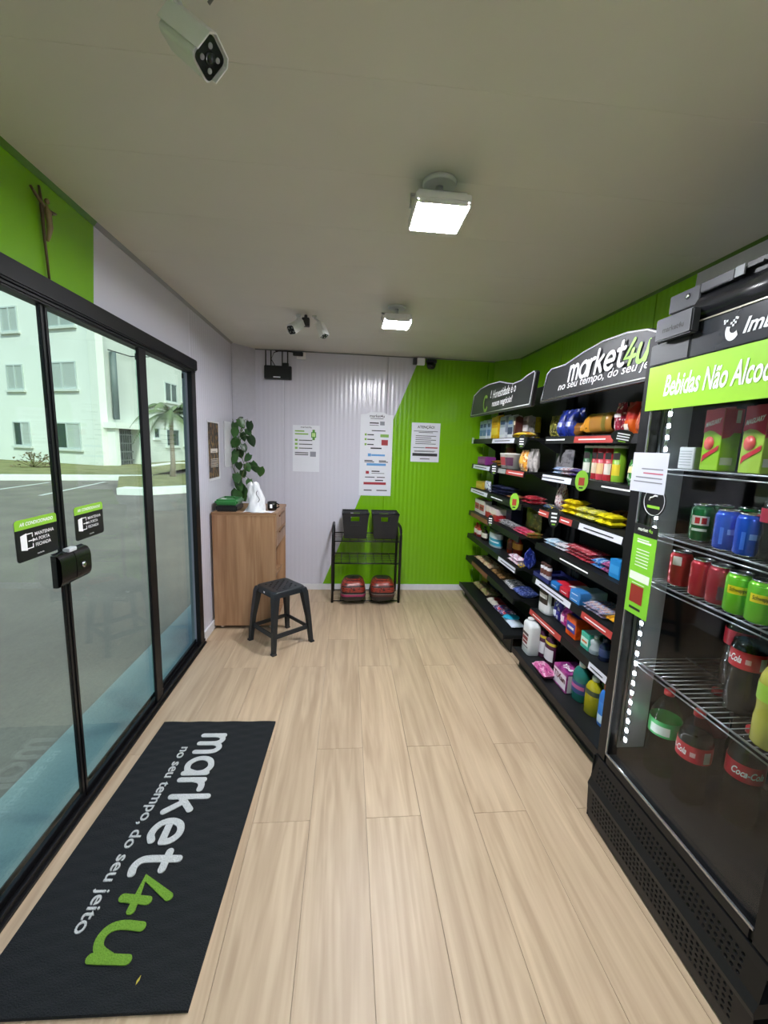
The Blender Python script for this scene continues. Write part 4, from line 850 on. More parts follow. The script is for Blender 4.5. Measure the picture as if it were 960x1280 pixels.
for bay, lab in (('F', 'farther black shelving unit under the shorter black header sign'), ('N', 'nearer black shelving unit under the long black header sign beside the fridge')):
    SX = SXD[bay]; SXB = 1.52 if bay == 'F' else 1.605; y0, y1 = BAY[bay]; u = thing('shelving_unit', lab, 'shelving', ((SX+SXB)/2, (y0+y1)/2, 0))
    MB().box(SXB-.01, SXB, y0+.03, y1+(.30 if bay == 'N' else -.03), .02, 2.0).build('back_panel', SHM, u)  # near panel is stretched past its unit to darken the gap between units
    for y in (y0-.03 if bay == 'N' else y0-.045, y1): MB().box(SXB-.05, SXB, y, y+.03, 0, 1.98).build('upright', SHM, u, bevel=.003)
    bs = MB().box(1.186, SXB-.01, y0, y1, .105, .135); b_ = bs.build('base_shelf', SHM, u, bevel=.004)
    MB().box(1.182, 1.188, y0, y1, .095, .142).build('base_lip', RAILM, b_, bevel=.002)
    MB().box(1.245, 1.26, y0+.002, y1-.002, 0, .106).build('kickplate', SHM, u)
    for k in range(1, 7):
        z = SZ[k]; s_ = MB().box(SX+.004, SXB-.012, y0, y1, z-.014, z)
        for y in (y0, y1-.006): s_.prism([(SX+.06, z-.015), (SXB-.012, z-.015), (SXB-.012, z-.10), (SXB-.06, z-.10)], y, y+.006, Matrix(((1,0,0,0),(0,0,1,0),(0,1,0,0),(0,0,0,1))))
        sh = s_.build('shelf', SHM, u)
        MB().prism([(SX-.001, z+.004), (SX+.006, z+.004), (SX+.006, z-.04), (SX-.007, z-.04)], y0, y1, Matrix(((1,0,0,0),(0,0,1,0),(0,1,0,0),(0,0,0,1)))).build('price_rail', RAILM, sh)
        for a, b, c in STRIPS[bay+str(k)]:
            ya, yb3 = seg_y(b, z), seg_y(a, z); ya = max(ya, y0+.01); yb3 = min(yb3, y1-.01)
            m_ = MB(); dd = V((-.006, 0, -.044)).normalized()
            o_ = V((SX-.0085, yb3, z-.037)); quad(m_, o_, -Y_, -dd, yb3-ya, .036, 0, .0012); st_ = m_.build('price_strip', SM[c], sh)
        # faint ruled line of print on the strips / rail
        pr = None
        for a, b, c in STRIPS[bay+str(k)]:
            ya, yb3 = seg_y(b, z), seg_y(a, z); dd = V((.006, 0, .044)).normalized(); L = yb3-ya
            if c in 'wr':
                pr = MB(); quad(pr, V((SX-.0092-.0005, yb3-L*.14, z-.022)), -Y_, dd, L*.7, .0065, 0 if c == 'w' else 1); pr.build('print', [INK, WLET], sh, fixn=False)
        if bay+str(k) in ('N4', 'N2', 'N1', 'F3'):
            a, b = {'N4': (700, 735), 'N2': (752, 788), 'N1': (683, 706), 'F3': (614, 628)}[bay+str(k)]; ya, yb3 = seg_y(b, z), seg_y(a, z); pr = MB(); quad(pr, V((SX-.0062, yb3, z-.021)), -Y_, V((.006,0,.044)).normalized(), yb3-ya, .008, 1); pr.build('print', [INK, WLET], sh, fixn=False)
    HX = 1.165
    if bay == 'F':
        pts = [onX(*p, HX) for p in ((589, 519.5), (593, 495), (601, 486.5), (611, 481), (625, 477), (634, 479), (642, 479.5), (652, 475.5), (660, 469), (668, 464), (669.3, 466), (662, 505))]
        hs = sign(u, [(p.y, p.z) for p in pts], HX, None, (1.035, 1.10))
        l = MB(); a = onX(616, 500, HX); b = onX(645, 490, HX); W = a.y-b.y; ed = (b-a).normalized(); ed = V((0, -1, 0))
        text_on(l, 'Honestidade é o', (HX-.003, a.y, a.z+.010), ed, Z_, width=W, height=.062, shear=.3, bold=.012)
        text_on(l, 'nosso negócio!', (HX-.003, a.y+.005, a.z-.068), ed, Z_, width=W*.9, height=.062, shear=.3, bold=.012)
        text_on(l, '!', (HX-.003, a.y+.055, a.z+.02), ed, Z_, height=.06, shear=.3, bold=.03)
        l.build('lettering', WLET, hs, fixn=False)
        l = MB(); c = onX(607.5, 502, HX); n = 22; R0 = .062
        ring = []
        for k in range(n+1):
            t = .6+ (2*math.pi-1.3)*k/n; r = R0*(1+.25*math.cos(t+1.57)); ring.append((t, r))
        vs = [(HX-.003, c.y-r*math.cos(t)*1.0, c.z+r*1.15*math.sin(t)) for t, r in ring]+[(HX-.003, c.y-r*.62*math.cos(t), c.z+r*.75*math.sin(t)-.004) for t, r in ring]
        l.add(vs, [(k, k+1, n+2+k, n+1+k) for k in range(n)]); l.build('emblem', mat('7da53f', .4), hs, fixn=False)
    else:
        pts = [onX(*p, HX) for p in ((676.5, 501.5), (684.5, 468), (690, 461.5), (707, 456), (730, 440.5), (755, 426.5), (785, 416), (810, 412))]
        ppp = [(p.y, p.z) for p in pts]; z1 = ppp[-1][1]; ppp += [(1.60, z1-.015), (1.50, z1-.05), (1.47, z1-.10), (1.465, ppp[0][1])]
        hs = sign(u, ppp, HX, None, (1.02, 1.09))
        l = MB(); a = onX(711, 477, HX); b = onX(781, 455, HX); 
        wm = a.y-b.y; lsc = wm/logo_units('market'); logo(l, 'market', (HX-.003, a.y, a.z+.004), -Y_, Z_, lsc, .13, .22, ysc=.070/lsc)
        a2 = onX(698, 488, HX); W2 = (a2.y-1.50); text_on(l, 'no seu tempo, do seu jeito', (HX-.003, a2.y, a2.z-.014), -Y_, Z_, width=(a2.y-onX(806, 470, HX).y)/.87, height=.050, shear=.28, bold=.008)
        l.build('lettering', WLET, hs, fixn=False)
        l = MB(); c = onX(780, 456, HX); logo(l, '4u', (HX-.003, c.y+.004, c.z-.006), -Y_, Z_, lsc*.92, .14, .22, ysc=.074/lsc); l.build('lettering', GREENV, hs, fixn=False)
# ---------------------------------------------------------------- hanging oval tags on the shelf edges
def oval_tag(px, py, shelf, rw, rh, green, label, tilt=0):
    z = SZ[int(shelf[1])]; SX = SXD[shelf[0]]; x = SX-.03; p = onX(px, py, x); t_ = thing('shelf_tag', label, 'tag', (x, p.y, p.z-rh))
    M = Matrix.Translation(p) @ Matrix.Rotation(tilt, 4, 'X') @ Matrix.Rotation(.8, 4, 'Z') @ Matrix(((0,0,1,0),(1,0,0,0),(0,1,0,0),(0,0,0,1)))
    el = [(rw*math.cos(2*math.pi*k/28), rh*math.sin(2*math.pi*k/28)) for k in range(28)]
    MB().prism(el, 0, .002, M).build('disc', GREENV if green else mat('16181a', .4), t_)
    l = MB()
    if green: l.box(-rw*.45, rw*.45, -rh*.45, rh*.3, -.0012, -.0002, M=M); l.build('red_panel', mat('a8402c', .5), t_)
    else:
        for k in range(3): l.box(-rw*.5, rw*.5, rh*(.3-.38*k), rh*(.48-.38*k), -.0012, -.0002, M=M)
        l.build('print', WLET, t_)
    l = MB(); l.box(-rw*.3, rw*.3, -rh*.75, -rh*.62, -.0012, -.0002, M=M); l.build('emblem', BLACK if green else GREENV, t_)
    a = M @ V((0, rh*.9, .001)); b = V((SX-.008, p.y, max(a.z+.004, z-.012))); c = MB(); c.tube([a, b.lerp(a, .5)+V((-.004,0,0)), b], .0016, 5); c.build('holder', mat('9aa0a0', .3), t_)
oval_tag(652, 552, 'F1', .03, .046, False, 'black oval tag hanging from the far top shelf below the yellow pouch')
oval_tag(617.5, 586, 'F2', .032, .050, False, 'black oval tag on the far second shelf edge under the orange packs')
oval_tag(643, 627, 'F3', .034, .062, True, 'green oval tag with red panel on the far third shelf edge')
oval_tag(613, 651, 'F4', .028, .05, False, 'black oval tag at the far fourth shelf edge near the green wall')
oval_tag(692.5, 647, 'N3', .033, .062, False, 'black oval tag before the yellow snack packets on the near third shelf')
oval_tag(727, 601, 'N2', .033, .056, True, 'larger green oval tag with red panel below the stacked crisp tubes')
oval_tag(779, 546, 'N1', .052, .032, False, 'black oval tag lying sideways on the near top shelf edge', .25)
SX = SXD['F']; p = onX(591, 551, SX-.02); tag(MB().box(SX-.022, SX-.02, p.y-.022, p.y+.022, p.z-.025, p.z+.03).box(SX-.02, SX-.0065, p.y-.004, p.y+.004, p.z+.012, p.z+.026).build('price_card', mat('c9cfc9', .4)), 'small pale price card at the far end of the top shelf', 'price card')

# ================================================================ GOODS
def pillow_fn(w_, L, t, lie, seed, sag=.35):
    rnd = random.Random(seed); ph = [rnd.uniform(0, 6.28) for _ in range(6)]
    def f(u, v, side, k=1.0):
        a, b = 2*u-1, 2*v-1
        if abs(b) > .88: th = .10*(1-abs(a)**8)
        else: th = (1-abs(a)**2.6)**.55*(1-(abs(b)/.88)**3.2)**.6
        th = max(th, .03)*(1+.08*math.sin(7*a+ph[0])*math.sin(5*b+ph[1]))
        yy = w_/2*a*(1-.07*(1-b*b)+.02*math.sin(9*b+ph[2])); ll = L/2*b*(1+.02*math.sin(6*a+ph[3]))
        if lie: return (ll, yy, t*.5+side*t*.5*th*k)
        z = L*.5+ll; th2 = th*(1.12-.35*v)
        return (side*t*.5*th2*k + .05*t*math.sin(4*v+ph[4]), yy, z)
    return f
def g_pouch(t_, w_, d, h, m, o, lie=False):
    L = d if lie else h; t = h if lie else d
    f = pillow_fn(w_, L, t, lie, o['seed']); top = 1 if lie else -1
    mb = MB(); nu, nv = 12, 14
    mb.grid(lambda u, v: f(u, v, 1), nu, nv); mb.grid(lambda u, v: f(u, v, -1), nu, nv, flip=True); mb.build('packet', m, t_, world=False)
    if o.get('m2'):
        a, b, c, e = o.get('patch', (.2, .8, .35, .72)); mb = MB(); k = 1.05 if lie else 1.05
        def g(u, v):
            p = f(a+(b-a)*u, c+(e-c)*v, top, k); return (p[0], p[1], p[2]+.0012) if lie else (p[0]-.0012, p[1], p[2])
        mb.grid(g, 8, 6); mb.build('printed_panel', o['m2'], t_, world=False, fixn=False)
def g_box(t_, w_, d, h, m, o):
    MB().box(-d/2, d/2, -w_/2, w_/2, 0, h).build('carton', m, t_, bevel=min(.003, w_*.06), world=False)
    if o.get('m2'):
        MB().box(-d/2-.0012, -d/2-.0003, -w_*.42, w_*.42, h*.25, h*.7).build('printed_panel', o['m2'], t_, world=False); MB().box(-d*.35, d*.4, -w_*.4, w_*.4, h+.0003, h+.0012).build('printed_panel', o['m2'], t_, world=False)
    if o.get('m3'): b = MB(); b.box(-d/2-.0018, -d/2-.0013, -w_*.3, w_*.3, h*.4, h*.52); b.build('stripe', o['m3'], t_, world=False)
def g_milk(t_, w_, d, h, m, o):
    MB().box(-d/2, d/2, -w_/2, w_/2, 0, h*.94).build('carton', m, t_, bevel=.002, world=False)
    MB().add([(-d/2, -w_/2, h*.94), (d/2, -w_/2, h*.94), (d/2, w_/2, h*.94), (-d/2, w_/2, h*.94), (0, -w_/2, h*.985), (0, w_/2, h*.985)], [(0,1,4),(2,3,5),(0,4,5,3),(1,2,5,4)]).build('top_fold', m, t_, world=False)
    MB().box(-.002, .002, -w_/2, w_/2, h*.98, h*1.01).build('seal', m, t_, world=False)
    if o.get('m2'): b = MB(); b.box(-d/2-.0012, -d/2-.0003, -w_*.44, w_*.44, h*.18, h*.48); b.build('printed_panel', o['m2'], t_, world=False)
    if o.get('m3'): b = MB(); b.box(-d/2-.0014, -d/2-.0003, -w_*.36, w_*.36, h*.6, h*.78); b.build('emblem', o['m3'], t_, world=False)
def g_tube(t_, w_, d, h, m, o):
    r = w_/2; MB().lathe([(r*.97, 0), (r, .004), (r, h-.012)], 24).build('tube', m, t_, world=False)
    MB().lathe([(r*1.03, h-.014), (r*1.03, h-.003), (r*.95, h), (0, h)], 24).build('lid', mat('cfd3d0', .35), t_, world=False)
    MB().lathe([(r*1.015, .0), (r*1.015, .006)], 24, caps=False).build('rim', CHROME, t_, world=False)
    if o.get('m2'): MB().lathe([(r*1.008, h*.2), (r*1.008, h*.5)], 12, a0=math.pi*.7, a1=math.pi*1.35).build('printed_panel', o['m2'], t_, world=False)
    if o.get('m3'): MB().lathe([(r*1.008, h*.62), (r*1.008, h*.8)], 12, a0=math.pi*.75, a1=math.pi*1.3).build('emblem', o['m3'], t_, world=False)
BOT = {'sauce': [(.0, 0), (.42, 0), (.5, .02), (.5, .58), (.42, .68), (.2, .78), (.18, .86)], 'clean': [(0, 0), (.46, 0), (.5, .02), (.5, .62), (.47, .70), (.34, .82), (.2, .88), (.17, .92)],
       'jug': [(0, 0), (.47, 0), (.5, .015), (.5, .78), (.46, .86), (.26, .92), (.22, .95)], 'jar': [(0, 0), (.46, 0), (.5, .03), (.5, .74), (.44, .8), (.42, .82)], 'slim': [(0, 0), (.46, 0), (.5, .02), (.5, .66), (.38, .76), (.25, .8), (.22, .84)],
       'waist': [(0, 0), (.45, 0), (.5, .03), (.5, .28), (.38, .42), (.46, .6), (.44, .72), (.2, .84), (.18, .9)]}
def g_bottle(t_, w_, d, h, m, o):
    pf = BOT[o.get('shape', 'sauce')]; sy = w_; sx = min(d, w_*o.get('flat', 1)); sc_ = sx/sy
    MB().lathe([(r*w_, z*h) for r, z in pf], 24, sx=sc_).build('body', m, t_, world=False)
    rn, zn = pf[-1]; cr = o.get('capr', rn*1.18); MB().lathe([(cr*w_, (zn-.03)*h), (cr*w_, h*.99), (cr*w_*.9, h), (0, h)], 18, sx=sc_).build('cap', o.get('cap', WHITE), t_, world=False)
    if o.get('m2'):
        a, b = o.get('lab', (.2, .55)); MB().lathe([(.503*w_, a*h), (.506*w_, (a+b)/2*h), (.503*w_, b*h)], 24, sx=sc_, caps=False).build('label', o['m2'], t_, world=False, fixn=False)
    if o.get('m3'):
        a, b = o.get('lab3', (.35, .45)); MB().lathe([(.51*w_, a*h), (.51*w_, b*h)], 12, sx=sc_, a0=math.pi*.7, a1=math.pi*1.4).build('emblem', o['m3'], t_, world=False, fixn=False)
def g_cup(t_, w_, d, h, m, o):
    r = w_/2; MB().lathe([(0, 0), (r*.78, 0), (r, h*.9), (r*1.04, h*.91), (r*1.04, h*.96), (0, h)], 22).build('tub', m, t_, world=False)
    if o.get('m2'): MB().lathe([(r*.835, h*.2), (r*.97, h*.72)], 10, a0=math.pi*.75, a1=math.pi*1.35).build('printed_panel', o['m2'], t_, world=False, fixn=False)
def g_roll(t_, w_, d, h, m, o):
    """film-wrapped pair of kitchen rolls: two upright rolls under one skin"""
    n = 40; ring = []
    for k in range(n):
        a = 2*math.pi*k/n; ca, sa = math.cos(a), math.sin(a); p = 2.8; f_ = (abs(ca)**p+abs(sa)**p)**(-1/p); ring.append((d/2*ca*f_, w_/2*sa*f_))
    mb = MB(); vs = []; lv = [(.86, 0), (.98, .03), (1, .12), (.99, .5), (1, .9), (.97, .97), (.8, 1.0), (.3, 1.01)]
    for s, z in lv: vs += [(x*s, y*s, h*z) for x, y in ring]
    fs = [(j*n+i, j*n+(i+1) % n, (j+1)*n+(i+1) % n, (j+1)*n+i) for j in range(len(lv)-1) for i in range(n)]+[tuple(range(n))[::-1], tuple((len(lv)-1)*n+i for i in range(n))]
    mb.add(vs, fs, 0, True); mb.build('wrap', m, t_, world=False)
    def patch(a0, a1, z0, z1, name, m_, k=1.012):
        q = MB(); q.grid(lambda u, v: (lambda a: (lambda ca, sa: (lambda f_: (d/2*ca*f_*k, w_/2*sa*f_*k, h*(z0+(z1-z0)*v)))((abs(ca)**2.8+abs(sa)**2.8)**(-1/2.8)))(math.cos(a), math.sin(a)))(a0+(a1-a0)*u), 12, 6); q.build(name, m_, t_, world=False, fixn=False)
    patch(2.35, 3.95, .34, .84, 'printed_panel', mat('2b2422', .4)); patch(2.5, 3.85, .52, .66, 'stripe', mat('d9d7d4', .4), 1.018); patch(4.3, 5.1, .35, .78, 'printed_panel', mat('33251f', .4)); patch(4.6, 4.8, .4, .7, 'stripe', mat('b9b2a8', .4), 1.018)
def g_loaf(t_, w_, d, h, m, o):
    """sliced loaf in film: a rounded loaf and a gathered bag end towards the far side"""
    def f(u, v):
        a = 2*math.pi*u; s = v; yy = -w_/2+w_*s
        if s < .08: r = .75+.25*(s/.08)
        elif s < .62: r = 1
        elif s < .9: r = 1-.75*((s-.62)/.28)**.9
        else: r = .25+.5*(s-.9)/.1
        ca, sa = math.cos(a), math.sin(a); p = 3; k = (abs(ca)**p+abs(sa)**p)**(-1/p)
        wr = 1+(.06*math.sin(9*a+14*s) if s > .55 else .01*math.sin(20*s))
        return (d/2*ca*k*r*wr, yy, h*.46*(1-.55*max(0, s-.62))+h*.46*sa*k*r*wr*(1 if sa > 0 else .99*(1-.55*max(0, s-.62))/max(r, .3) if False else 1) if s <= .62 else h*(.46-.22*(s-.62)/.38)+h*.46*sa*k*r*wr)
    mb = MB(); mb.grid(f, 28, 26); vs = mb.v; zmin = min(v[2] for v in vs); mb.v = [(a, b, c-zmin) for a, b, c in vs]; mb.build('film', m, t_, world=False)
    q = MB(); q.grid(lambda u, v: (lambda p: (p[0]*1.01-.001, p[1], p[2]-zmin))(f(.38+.24*u, .08+.10*v)), 8, 4); q.build('printed_panel', o['m2'], t_, world=False, fixn=False)
    q = MB(); q.grid(lambda u, v: (lambda p: (p[0]*1.012-.001, p[1], p[2]-zmin))(f(.27+.36*u, .5+.42*v)), 8, 4); q.build('printed_panel', o['m3'], t_, world=False, fixn=False)
def g_wipes(t_, w_, d, h, m, o):
    f = pillow_fn(w_, d, h, True, o['seed']); mb = MB(); mb.grid(lambda u, v: f(u, v, 1), 12, 12); mb.grid(lambda u, v: f(u, v, -1), 12, 12, flip=True); mb.build('packet', m, t_, world=False)
    MB().lathe([(.30*w_, h*.93), (.29*w_, h*1.12), (.25*w_, h*1.2), (0, h*1.22)], 24, (0, w_*.2, 0), sx=1.0, sy=.8).build('lid', o['m2'], t_, world=False)
def g_jug(t_, w_, d, h, m, o):
    """flat-sided white jug with sloping shoulder, screw cap and printed lines"""
    n = 36; ring = []
    for k in range(n):
        a = 2*math.pi*k/n; ca, sa = math.cos(a), math.sin(a); p = 5; f_ = (abs(ca)**p+abs(sa)**p)**(-1/p); ring.append((d/2*ca*f_, w_/2*sa*f_))
    lv = [(.94, 0, 0), (1, .02, 0), (1, .80, 0), (.96, .86, -.02), (.72, .91, -.10), (.32, .94, -.18), (.30, .95, -.18)]; vs = []
    for s, z, sh in lv: vs += [(x*s, y*s-sh*w_, h*z) for x, y in ring]
    MB().add(vs, [(j*n+i, j*n+(i+1) % n, (j+1)*n+(i+1) % n, (j+1)*n+i) for j in range(len(lv)-1) for i in range(n)]+[tuple(range(n))[::-1], tuple((len(lv)-1)*n+i for i in range(n))], 0, True).build('body', m, t_, world=False)
    MB().lathe([(.2*w_, .94*h), (.2*w_, .995*h), (.17*w_, h), (0, h)], 18, (0, .18*w_, 0)).build('cap', mat('d6d9da', .35), t_, world=False)
    for z0, z1, a, c in ((.55, .62, .36, '4a3a3c'), (.40, .50, .30, '7a1f2c'), (.30, .36, .26, '7a1f2c'), (.2, .23, .38, '6a6a6c')): MB().box(-d/2-.0016, -d/2-.0004, -w_*a, w_*a, h*z0, h*z1).build('print', mat(c, .4), t_, world=False)
KIND = {'jug': g_jug, 'pouch': lambda *a: g_pouch(*a), 'lie': lambda *a: g_pouch(*a, lie=True), 'box': g_box, 'milk': g_milk, 'tube': g_tube, 'bottle': g_bottle, 'cup': g_cup, 'roll': g_roll, 'loaf': g_loaf, 'wipes': g_wipes}
NG = [0]
def item(kind, shelf, px0, px1, top, m, name, label, cat, xo=.03, d=.08, n=1, h=None, group=None, stack=1, dz=None, rz=0, side=False, zoff=0, **o):
    """goods on a shelf: pixel columns px0..px1 are read on the plane of the shelf's front, the shelf gives the distance"""
    bay = shelf[0]; z = SZ[int(shelf[1])]+.0008+zoff; Xf = (1.25 if shelf[1] == '0' else SXD[bay]+.012)+xo+.004
    Xp = Xf+(d/2 if kind in ('bottle', 'tube', 'cup') else 0)
    ya, yb_ = solveY(px1, Xp, z+.04), solveY(px0, Xp, z+.04)
    ya = max(ya, BAY[bay][0]+.004); yb_ = min(yb_, BAY[bay][1]-.004)
    hh = h if h else max(.02, solveZ(top, Xp, (ya+yb_)/2)-z); hh = min(hh, (2.3 if shelf[1] == '1' else SZ[6]-.024 if shelf[1] == '0' else SZ[int(shelf[1])-1])-z-.022) ; wi = (yb_-ya)/n; proto = None
    if stack > 1: dz = dz or hh*.92
    for k in range(stack):
        for i in range(n):
            yc = yb_-wi*(i+.5); NG[0] += 1; rr = random.Random(NG[0]*13+5); loc = (Xf+d/2+(rr.uniform(0, .012) if n > 1 else 0), yc, z+k*(dz or 0))
            if proto is None or (kind in ('pouch', 'lie') and (i+k) % 3 == 0 and False):
                t_ = thing(name, label, cat, loc, rz, group); oo = dict(o); oo['seed'] = NG[0]; KIND[kind](t_, wi*.96, d, hh, m, oo); proto = t_
            else:
                t_ = copy_tree(proto); t_.location = loc
            if kind in ('lie', 'pouch', 'box') and n*stack > 1: t_.rotation_euler = (0, 0, rz+rr.uniform(-.06, .06))
    return proto
def P(c1, c2, k='spots', s=5, t=.5, c3=None): return pack(c1, c2, k, s, t, .28, c3)
# ---- far unit, top shelf
item('milk', 'F1', 594, 612.5, 524.5, P('dfe3ea', '9fb2cc', 'z', 5, .35), 'milk_carton', 'white and blue drink carton at the far end of the top shelf', 'carton', n=3, d=.07, group='white and blue cartons at the far end of the top shelf', m2=mat('5b7fb0', .4), m3=mat('3b4f77', .4))
item('milk', 'F1', 613.5, 622.5, 519.5, P('e8c81c', 'd9a916', 'spots', 4, .35), 'milk_carton', 'bright yellow carton among white cartons on the far top shelf', 'carton', d=.075, m2=mat('f0d84a', .4), m3=mat('b98a12', .4))
item('milk', 'F1', 624, 631.5, 519, P('d5d9de', '8f9aa8', 'z', 5, .3), 'milk_carton', 'white carton with dark emblem right beside the yellow carton', 'carton', d=.075, m2=mat('c2c8d2', .4), m3=mat('2c3d6b', .4))
item('milk', 'F1', 634, 640.5, 518.5, P('dcdfe3', '9aa6ae', 'z', 5, .3), 'milk_carton', 'white carton with dark emblem beside the brown carton', 'carton', d=.075, m2=mat('2b3658', .4), m3=mat('46639a', .4))
item('milk', 'F1', 641, 643.5, 520, mat('4a2420', .4), 'milk_carton', 'narrow dark brown carton between white cartons on the far top shelf', 'carton', d=.06, xo=.03, m3=mat('c9b8a0', .4))
item('milk', 'F1', 649, 659, 520, P('b9b4b4', '8d8684', 'noise', 5, .55), 'milk_carton', 'greyish carton behind the yellow leaning pouch', 'carton', d=.06, xo=.095, m2=mat('d3cdcb', .4), m3=mat('7a6a6a', .4))
item('lie', 'F1', 638, 659, 0, P('e0c21a', 'c9471f', 'noise', 4, .58, 'f0e6b0'), 'snack_pouch', 'yellow and red pouch lying before the greyish carton', 'snack', d=.085, xo=.0, h=.045, m2=mat('b5381f', .35))
item('bottle', 'F1', 663, 672.5, 522, mat('d2b51c', .3), 'powder_jar', 'yellow jar with yellow cap at the end of the far top shelf', 'jar', xo=.165, d=.08, shape='jar', cap=mat('d9bd22', .35), capr=.47, m2=mat('3b3420', .4), lab=(.1, .3))
item('pouch', 'N1', 675.5, 684, 519.5, P('6b6a25', '2f3018', 'noise', 5, .5, 'c9bd6a'), 'coffee_pouch', 'dark olive pouch first on the near top shelf', 'packet', xo=.05, d=.05)
# ---- far unit, second shelf
item('box', 'F2', 596, 607, 571, mat('8c3a86', .35), 'snack_box', 'magenta box at the far end of the second shelf', 'box', d=.10, m2=mat('a65aa0', .35))
item('lie', 'F2', 611, 627, 0, P('b9781f', '5d3310', 'spots', 5, .4, 'd9a84a'), 'biscuit_pack', 'orange-brown small pack beside the magenta box', 'packet', d=.09, h=.028, stack=2, group='orange-brown packs beside the magenta box')
item('cup', 'F2', 630, 636.5, 566, mat('d9d3d0', .4), 'snack_cup', 'white cup with reddish picture on the far second shelf', 'cup', d=.06, m2=mat('a8434a', .4))
item('cup', 'F2', 637.5, 647, 566.5, mat('e0dad6', .4), 'snack_cup', 'wider white cup with dark berry picture on the far second shelf', 'cup', d=.08, m2=mat('59324a', .4))
item('bottle', 'F2', 633, 641.5, 554, mat('6a3a22', .25), 'jar', 'brown jar with orange label behind the white cups', 'jar', xo=.13, d=.08, shape='jar', cap=mat('3a2a20', .4), capr=.46, m2=mat('d08a52', .4), lab=(.15, .6))
item('pouch', 'F2', 646.5, 655, 562.5, P('e0a13a', 'f0d9b0', 'noise', 4, .5, 'b5521f'), 'snack_pouch', 'orange and cream pouch beside the white cups', 'snack', d=.06, m2=mat('e8b94a', .35))
item('pouch', 'F2', 655.5, 675, 561, P('bdb6b4', '9c9694', 'noise', 4, .5), 'foil_pouch', 'silvery foil pouch at the end of the far second shelf', 'packet', n=2, d=.055, xo=.04, group='silvery foil pouches at the end of the far second shelf')
# ---- far unit, third shelf
item('box', 'F3', 592.5, 603, 602, mat('c9a83a', .4), 'food_box', 'yellow box at the far end of the third shelf', 'box', d=.08, m2=mat('dcc35a', .4))
item('pouch', 'F3', 603.5, 610.5, 601.5, P('d3d6dc', '4a5a8c', 'noise', 5, .58), 'flour_packet', 'white packet with blue marks beside the yellow box', 'packet', d=.05)
item('lie', 'F3', 611, 630, 0, P('1b1f3d', '8c93b5', 'noise', 7, .62), 'noodle_pack', 'navy packet with pale marks on the far third shelf', 'packet', d=.13, h=.026, n=2, stack=3, group='navy packets stacked on the far third shelf')
item('lie', 'F3', 631, 641, 0, P('8c6a42', '6a3a22', 'noise', 5, .5), 'biscuit_pack', 'tan flat packet before the navy packets', 'packet', d=.12, h=.028)
item('lie', 'F3', 650, 674, 0, P('a3182c', '7a0f1f', 'noise', 4, .55, 'd9a0a0'), 'chocolate_pack', 'red flat packet at the end of the far third shelf', 'packet', d=.14, h=.03, n=2, stack=2, group='red flat packets at the end of the far third shelf')
# ---- far unit, fourth shelf
item('box', 'F4', 591, 604.5, 624.5, mat('d3cccb', .4), 'tea_box', 'white box with red marks at the far end of the fourth shelf', 'box', n=2, d=.07, group='white and red boxes at the far end of the fourth shelf', m2=mat('b5424a', .4), m3=mat('6a2a2c', .4))
item('box', 'F4', 605.5, 620, 634, P('b02a30', 'd9c9c6', 'z', 5, .5), 'tea_box', 'low red and white box on the far fourth shelf', 'box', d=.09, n=2, group='low red and white boxes on the far fourth shelf')
item('box', 'F4', 622, 639, 634, mat('20243a', .4), 'food_box', 'dark navy box set back on the far fourth shelf', 'box', d=.1, xo=.12, n=2, group='dark navy boxes set back on the far fourth shelf', m2=mat('3a4166', .4))
item('pouch', 'F4', 652, 671, 635.5, P('5c5c22', '3f4516', 'noise', 5, .5, '8a8038'), 'herb_pouch', 'olive green pouch standing at the end of the far fourth shelf', 'packet', xo=.14, d=.07)
item('lie', 'F4', 622, 640, 0, P('cfcfd2', '26262c', 'noise', 7, .5), 'seasoning_sachet', 'white and black sachet lying at the front of the far fourth shelf', 'sachet', n=3, d=.09, h=.02, stack=2, group='white and black sachets on the far fourth shelf')
item('lie', 'F4', 641, 660, 0, P('c02552', 'e0a0b0', 'noise', 6, .56, '8c1030'), 'seasoning_sachet', 'pink-red sachet lying at the front of the far fourth shelf', 'sachet', n=3, d=.09, h=.02, stack=2, group='pink-red sachets on the far fourth shelf')
item('lie', 'F4', 661, 671, 0, P('7a5a2a', '4a6a2a', 'noise', 6, .5, 'b5452a'), 'seasoning_sachet', 'green and orange sachet at the near end of the far fourth shelf', 'sachet', n=2, d=.1, h=.02, stack=2, group='green and orange sachets on the far fourth shelf')
# ---- far unit, fifth shelf
item('bottle', 'F5', 592, 601, 654.5, mat('a8322c', .3), 'sauce_bottle', 'small red sauce bottle at the far end of the fifth shelf', 'bottle', n=2, d=.05, group='small red bottles at the far end of the fifth shelf', m2=mat('e0d3cc', .4), cap=mat('c9453a', .4))
item('bottle', 'F5', 603, 608.5, 658, mat('2c1f1a', .25), 'sauce_bottle', 'small dark sauce bottle with pale label on the far fifth shelf', 'bottle', d=.05, m2=mat('d9d0c3', .4), cap=BLACK)
item('bottle', 'F5', 614.5, 626, 661, mat('c3cfd6', .3), 'powder_tub', 'white and blue striped tub with dark lid on the far fifth shelf', 'tub', d=.1, shape='jar', cap=mat('2a3434', .4), capr=.48, m2=mat('2f93ad', .35), lab=(.12, .5), m3=mat('d9e3e6', .4), lab3=(.28, .36))
item('bottle', 'F5', 636, 641, 666, mat('7a2a1c', .25), 'sauce_bottle', 'slim dark red bottle beside the striped tub', 'bottle', d=.06, xo=.09, cap=mat('8c2a20', .4), m2=mat('5d1f18', .4))
item('bottle', 'F5', 642.5, 650.5, 667, mat('7d261a', .25), 'sauce_bottle', 'red-brown bottle with orange label on the far fifth shelf', 'bottle', d=.07, xo=.09, cap=mat('a8321f', .4), m2=mat('d08a32', .4), lab=(.35, .6))
